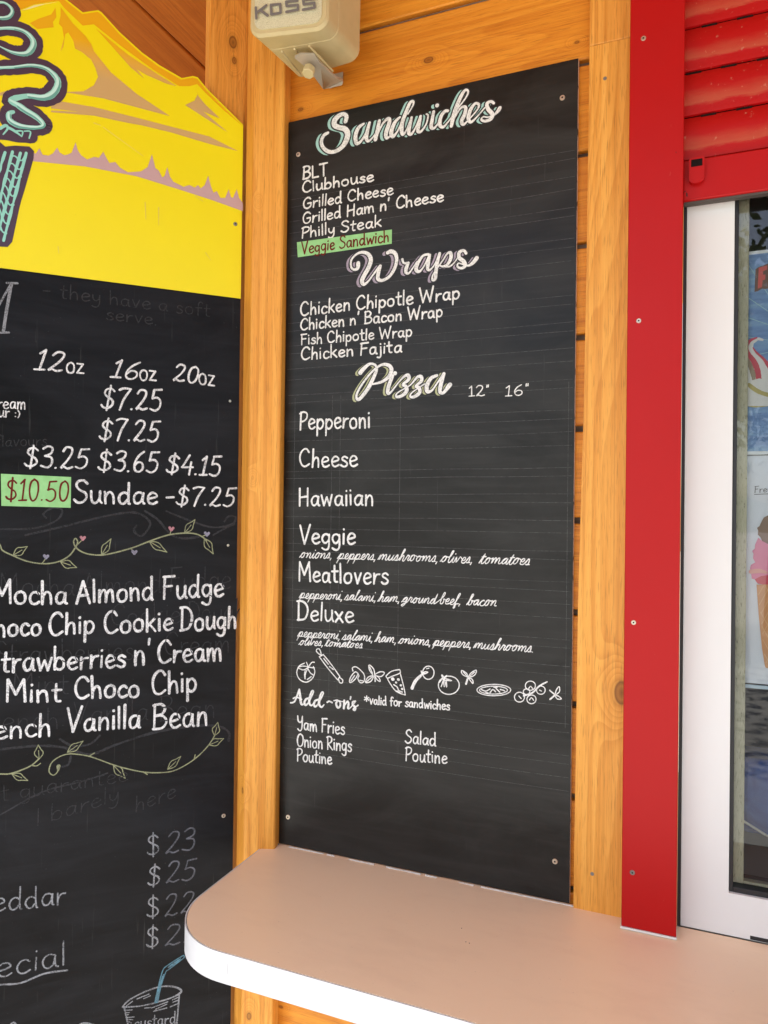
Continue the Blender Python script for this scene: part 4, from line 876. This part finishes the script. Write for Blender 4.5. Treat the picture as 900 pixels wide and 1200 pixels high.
# posters taped on the inside
FP = Frame((0, gy + .019, 0), (1, 0, 0), (0, -1, 0))
m_paper = mat('white_paper', (.74, .75, .80), .5); m_pframe = mat('poster_border', (.80, .80, .78), .5)
def flat(name, cols):
    return [mat(name + '_ink', c, .5) for c in cols]
pq = [FP.at(868, 297), FP.at(868, 548)]
po = thing('blue_poster', 'blue poster of striped soft ice cream and red lettering inside the window', 'poster', (pq[0].x, FP.O.y, pq[1].y))
px0, pz1, pz0, pwid = FP.at(868.5, 297).x, FP.at(868.5, 296).y, FP.at(868.5, 533).y, .30
q = MB(); q.box((px0, FP.O.y, pz0), (px0 + pwid, FP.O.y + .002, pz1)); q.build('border', m_pframe, po)
m_blue = mat('blue_print', (.16, .27, .48), .5)
setc(m_blue, ramp(m_blue, noise(m_blue, coords(m_blue, (4, 4, 26), (0, R(10), 0)), 3, 5, .6), [(.3, (.12, .20, .40)), (.5, (.20, .32, .54)), (.72, (.32, .48, .60))]))
q = MB(); q.box((px0 + .0045, FP.O.y - .0006, pz0 + .0045), (px0 + pwid - .0045, FP.O.y + .001, pz1 - .0045)); q.build('print', m_blue, po)
I = Ink(FP, .001)
cols = flat('poster', [(.42, .62, .60), (.20, .10, .07), (.72, .12, .10), (.78, .73, .66), (.62, .07, .10), (.52, .42, .14), (.34, .25, .16), (.66, .72, .82)])
for a, b in (((868, 343), (905, 368)), ((870, 370), (905, 382)), ((871, 394), (910, 400)), ((890, 415), (910, 411)), ((870, 300), (905, 352))): I.px([(*a, .7), (*b, .7)], .7, 3, 0)
Zp = ((850, 280), 12)
I.pxpoly([(425, 425), (460, 400), (640, 330), (640, 690), (555, 705), (520, 700), (455, 735), (410, 745)], 1, *Zp)
I.pxpoly([(470, 405), (585, 375), (585, 430), (530, 455), (530, 505), (565, 500), (560, 570), (525, 580), (515, 675), (455, 700)], 2, *Zp)
Zq = ((850, 380), 12)
I.pxpoly([(235, 300), (300, 240), (400, 190), (480, 185), (540, 210), (530, 235), (460, 225), (400, 270), (390, 330), (430, 400), (520, 470), (600, 540), (700, 620), (700, 830), (480, 760), (330, 800), (245, 790)], 3, *Zq)
I.px([(440, 190, 22), (350, 230, 40), (300, 310, 48), (320, 410, 56), (400, 520, 70), (450, 640, 74), (470, 770, 70)], 0, 5, 4, *Zq)
I.px([(390, 330, 14), (440, 400, 26), (540, 490, 34), (620, 600, 60)], 0, 5, 4, *Zq)
I.px([(275, 430, 40), (340, 560, 54), (390, 700, 60), (400, 790, 40)], 0, 5, 6, *Zq); I.px([(245, 640, 30), (265, 740, 50), (255, 800, 40)], 0, 4, 4, *Zq)
I.pxpoly([(235, 800), (330, 800), (480, 760), (700, 830), (700, 1150), (235, 1150)], 3, *Zq)
I.px([(330, 850, 50), (420, 920, 60), (520, 970, 56), (640, 1000, 60)], 0, 5, 5, *Zq); I.px([(250, 1060, 60), (340, 1120, 70), (440, 1140, 60), (600, 1120, 60)], 0, 5, 5, *Zq)
I.px([(260, 820, 40), (400, 830, 24), (540, 790, 26)], 0, 5, 2, *Zq); I.px([(245, 870, 50), (310, 900, 40)], 0, 4, 6, *Zq)
I.build('artwork', cols, po)
FP2 = Frame((0, gy + .024, 0), (1, 0, 0), (0, -1, 0))
wx0, wz1, wz0 = FP2.at(871, 540).x, FP2.at(871, 556).y, FP2.at(874, 800).y
pw = thing('cone_poster', 'white paper poster of a three scoop ice cream cone below the blue poster', 'poster', (wx0, FP2.O.y, wz0))
q = MB(); q.box((wx0, FP2.O.y, wz0), (wx0 + .28, FP2.O.y + .0015, pz0 - .001)); q.build('paper', m_paper, pw)
I = Ink(FP2, .001); Zc1 = ((850, 590), 10)
cols = flat('cone', [(.24, .13, .085), (.78, .22, .36), (.62, .05, .08), (.66, .30, .11), (.74, .42, .19), (.12, .12, .14), (.80, .36, .30)])
I.pxpoly([(500, 140), (450, 165), (420, 220), (400, 265), (372, 285), (385, 320), (380, 365), (410, 395), (430, 440), (500, 480), (640, 520), (900, 500), (980, 330), (900, 170), (700, 120)], 0, *Zc1)
I.pxpoly([(385, 400), (350, 480), (345, 530), (315, 555), (330, 590), (325, 640), (350, 690), (300, 720), (290, 760), (310, 880), (345, 890), (420, 850), (500, 840), (1000, 840), (1040, 560), (900, 490), (640, 510), (500, 475), (430, 440)], 1, *Zc1)
I.pxpoly([(345, 890), (420, 850), (500, 840), (1000, 840), (960, 940), (500, 960), (380, 940)], 2, *Zc1)
I.px([(300, 800, 50), (400, 790, 50), (480, 810, 30)], 0, 4, 6, *Zc1)
Zc3 = ((850, 700), 10)
I.pxpoly([(365, -150), (985, -150), (930, 300), (860, 760), (820, 830), (485, 830), (465, 815), (430, 600), (390, 200)], 3, *Zc3)
def in_cone(x, y): return -145 < y < 820 and 365 + (y + 150)*.104 + 8 < x < 985 - (y + 150)*.165 - 8
for k in range(16):
    for sx in (1, -1):
        run = []
        for j in range(60):
            y = -150 + j*17; x = (380 + k*75 - (y + 150)*.55) if sx > 0 else (-140 + k*75 + (y + 150)*.55)
            if in_cone(x, y): run.append((x, y, 8))
        if len(run) > 3: I.px([run[0], run[len(run)//2], run[-1]], 0, 3, 4, *Zc3)
I.build('artwork', cols, pw)
I = Ink(FP2, .0012, .1); write(I, 'Free', (884, 577.5), (904, 576), 7.5, .8); I.px([(884, 579.5, .6), (906, 578.5, .6)], .6, 3); I.build('lettering', cols[5], pw)
q = MB(); q.box((wx0 - .008, FP2.O.y - .004, wz0 - .006), (wx0 + .29, FP2.O.y - .001, wz0 - .0015)); q.build('clear_sleeve', mat('sleeve_plastic', (.55, .66, .74), .15, .6), pw)

# inside of the kiosk
room = thing('kiosk_room', 'dim kiosk room seen through the serving window', 'room', (.8, 1, 0))
m_in = mat('room_wall', (.22, .19, .15), .8); m_in2 = mat('room_floor', (.12, .11, .1), .8)
q = MB(); x0, x1, y0, y1, z0, z1 = fx0, 2.2, .06, 2.0, 0.02, 2.42
q.add([(x0, y0, z0), (x1, y0, z0), (x1, y1, z0), (x0, y1, z0), (x0, y0, z1), (x1, y0, z1), (x1, y1, z1), (x0, y1, z1)],
      [(4, 7, 6, 5), (1, 2, 6, 5), (2, 3, 7, 6), (3, 0, 4, 7), (0, 1, 2, 3)])
q.build('wall_lining', m_in, room)
q = MB(); q.box((X1 + .001, .03, 0), (2.2, .058, 2.42)); q.build('front_lining', m_in, room)
q = MB(); q.box((fx0 + .001, .1, zc - .05), (1.2, .55, zc - .02)); tag(q.build('work_shelf', mat('shelf_grey', (.36, .35, .36), .35, .5), None, .002), 'grey work shelf just inside the serving window', 'shelf')
FB = Frame((0, .22, 0), (1, 0, 0), (0, -1, 0))
a, b = FB.at(870, 888), FB.at(874, 977)
q = MB(); q.box((a.x, .22, b.y), (a.x + .34, .30, a.y))
m_bl = mat('blue_plastic', (.025, .055, .22), .3, .5); setc(m_bl, ramp(m_bl, noise(m_bl, coords(m_bl, (3, 3, 3)), 5, 4, .6, 1.5), [(.35, (.025, .06, .30)), (.7, (.06, .15, .50))]))
tag(q.build('blue_crate', m_bl, None, .008), 'blue plastic box standing on the shelf inside the window', 'box')
FR_ = Frame((0, .19, 0), (1, 0, 0), (0, -1, 0)); a, b = FR_.at(871, 962), FR_.at(905, 985)
q = MB(); va = FR_.w(a.x, a.y); vb = FR_.w(b.x + .1, b.y - .05); q.cyl(va, vb - va, .0022, (vb - va).length, 8); tag(q.build('metal_rod', m_screw, None), 'thin metal rod leaning across the blue box inside the window', 'rod')

# ================================================================== SPEAKER
spk = None
def lerp(a, b, t): return a + (b - a)*t
def sum_c(a, b, u, h): return (a + b)/2 + u*h/2
def speaker():
    global spk
    def P(px, py, Y): x, z = atY(px, py, Y); return Vector((x, Y, z))
    BLb, BRb = P(346, 93, -.045), P(421, 70, -.045)
    FLb, FRb = P(291.5, 44, -.165), P(384, 33, -.150)
    upv = Vector((0, .02, 1)).normalized(); Hh = .20
    root = thing('speaker', 'beige outdoor loudspeaker with grey mesh front bolted above the menu board', 'speaker', tuple(BLb))
    def rring(a, b, h, r, n=5):            # rounded rectangle from bottom edge a-b, height h
        u = (b - a); w = u.length; u = u/w; out = []
        for cx0, cz0, a0 in ((r, r, 180), (w - r, r, 270), (w - r, h - r, 0), (r, h - r, 90)):
            for i in range(n + 1):
                t = R(a0 + 90*i/n); out.append(a + u*(cx0 + r*math.cos(t)) + upv*(cz0 + r*math.sin(t)))
        return out
    fn = (FRb - FLb).cross(upv).normalized()
    if fn.y > 0: fn = -fn
    mid_a, mid_b = lerp(FLb, BLb, .30), lerp(FRb, BRb, .30)
    dz = Vector((0, 0, 1))
    rings = [rring(lerp(FLb, FRb, .03) + dz*.004, lerp(FLb, FRb, .97) + dz*.004, Hh - .008, .016),
             [p - fn*.004 for p in rring(FLb, FRb, Hh, .019)],
             rring(mid_a, mid_b, Hh, .018), [p + (sum_c(mid_a, mid_b, upv, Hh) - p).normalized()*.0011 for p in rring(lerp(mid_a, BLb, .008), lerp(mid_b, BRb, .008), Hh, .018)], [p + (sum_c(mid_a, mid_b, upv, Hh) - p).normalized()*.0011 for p in rring(lerp(mid_a, BLb, .022), lerp(mid_b, BRb, .022), Hh, .018)], rring(lerp(mid_a, BLb, .03), lerp(mid_b, BRb, .03), Hh, .018), rring(BLb, BRb, Hh, .016), [p + Vector((0, .008, 0)) for p in rring(lerp(BLb, BRb, .08) + dz*.008, lerp(BLb, BRb, .92) + dz*.008, Hh - .016, .012)]]
    q = MB(); n = len(rings[0]); 
    for r in rings: q.v += r
    for k in range(len(rings) - 1):
        for i in range(n):
            q.f.append((k*n + i, (k+1)*n + i, (k+1)*n + (i+1) % n, k*n + (i+1) % n)); q.m.append(0)
    q.f.append(tuple((len(rings)-1)*n + i for i in range(n))); q.m.append(0)
    q.f.append(tuple(reversed(range(n)))); q.m.append(0)
    m_case = mat('beige_plastic', (.53, .43, .22), .5, .4); setc(m_case, ramp(m_case, noise(m_case, coords(m_case), 26, 5), [(.3, (.49, .40, .20)), (.7, (.56, .455, .235))])); bump(m_case, noise(m_case, coords(m_case), 900, 2), .12, .0004)
    body = q.build('cabinet', m_case, root, .0012); 
    for p in body.data.polygons: p.use_smooth = len(p.vertices) == 4
    # mesh grille, gently bowed
    m_gr = mat('mesh_grille', (.50, .46, .30), .6); cc = coords(m_gr); bk_ = N(m_gr, 'ShaderNodeTexVoronoi', Scale=760.0); L(m_gr, cc, bk_.inputs['Vector'])
    setc(m_gr, ramp(m_gr, bk_.outputs['Distance'], [(.12, (.34, .31, .19)), (.42, (.58, .535, .345))])); bump(m_gr, bk_.outputs['Distance'], .4, .0008)
    gr_o = rring(lerp(FLb, FRb, .075) + dz*.009, lerp(FLb, FRb, .925) + dz*.009, Hh - .018, .013)
    g = MB(); cen = sum(gr_o, Vector())/len(gr_o); nO = len(gr_o)
    lv = [[cen + (p - cen)*s + fn*(.0012 + .0045*(1 - s*s)) for p in gr_o] for s in (1, .8, .55, .25)]
    base_ = [p - fn*.001 for p in gr_o]
    allr = [base_] + lv
    for r in allr: g.v += r
    for k in range(len(allr) - 1):
        for i in range(nO): g.f.append((k*nO + i, k*nO + (i+1) % nO, (k+1)*nO + (i+1) % nO, (k+1)*nO + i)); g.m.append(0)
    g.f.append(tuple((len(allr)-1)*nO + i for i in range(nO))); g.m.append(0)
    grille = g.build('grille', m_gr, root, 0, True)
    # maker's mark in blocky capitals
    FS = Frame(FLb, (FRb - FLb), fn); FS.V = upv
    wF = (FRb - FLb).length
    K = Ink(FS, .0056, .0)
    def g2(px, py): return FS.at(px, py, .0056)
    def seg(*pts): 
        for a, b in zip(pts, pts[1:]):
            A = g2(270 + a[0]/5, a[1]/5); B = g2(270 + b[0]/5, b[1]/5); K.stroke([(A.x, A.y, .0040), (B.x, B.y, .0040)], 2)
    seg((156, 40), (157, 104)); seg((158, 72), (218, 24)); seg((185, 56), (224, 84))
    seg((245, 20), (300, 12), (300, 64), (246, 76), (245, 20))
    seg((402, -14), (336, -4), (338, 22), (402, 12), (402, 40), (334, 56))
    seg((500, -30), (436, -20), (438, 6), (500, -6), (500, 22), (432, 38))
    K.build('lettering', mat('grey_letter', (.15, .14, .13), .5), grille)
    # bracket and knob
    m_br = mat('bracket_metal', (.46, .40, .31), .4, .5, .3)
    def B3(px, py, t):     # a point just under the cabinet at depth fraction t
        Y = lerp(-.155, -.045, t); return P(px, py, Y)
    b = MB(); top = [(345, 66), (352, 62.5), (369, 62.5), (375, 72), (394, 90), (402, 93), (401, 98), (379, 103), (362, 80)]
    dep = [.35, .33, .36, .5, .9, 1.15, 1.2, 1.15, .55]
    up_ = [B3(x, y, t) for (x, y), t in zip(top, dep)]
    b.prism([p - Vector((0, 0, .0025)) for p in up_], [p + Vector((0, 0, .001)) for p in up_])
    pl = [(386, 104), (402, 98), (402, 84), (386, 88)]
    b.prism([P(x, y, -.004) for x, y in pl], [P(x, y, .009) for x, y in pl])
    b.build('bracket', m_br, root, .0008)
    k = MB(); c0_ = B3(362, 79, .45); k.cyl(c0_ + Vector((0, -.003, -.012)), (.05, .35, 1), .0095, .012, 7); k.build('knob', m_case, root, .0012)
    s = MB(); c1 = B3(357, 67.5, .42); s.box(c1 + Vector((-.006, -.001, -.0045)), c1 + Vector((.005, .001, -.002))); s.build('slot', m_dark, root)
    r = MB()
    for (a, b_) in (((330, 60), (352, 87)), ((345, 57), (352, 66)), ((362, 53), (390, 83))):
        pa, pb_ = B3(*a, .16), B3(*b_, .82); d = (pb_ - pa); r.cyl(pa - Vector((0, 0, .0005)), d, .0016, d.length, 8)
    r.build('rib', m_case, root)
    spk = root
speaker()
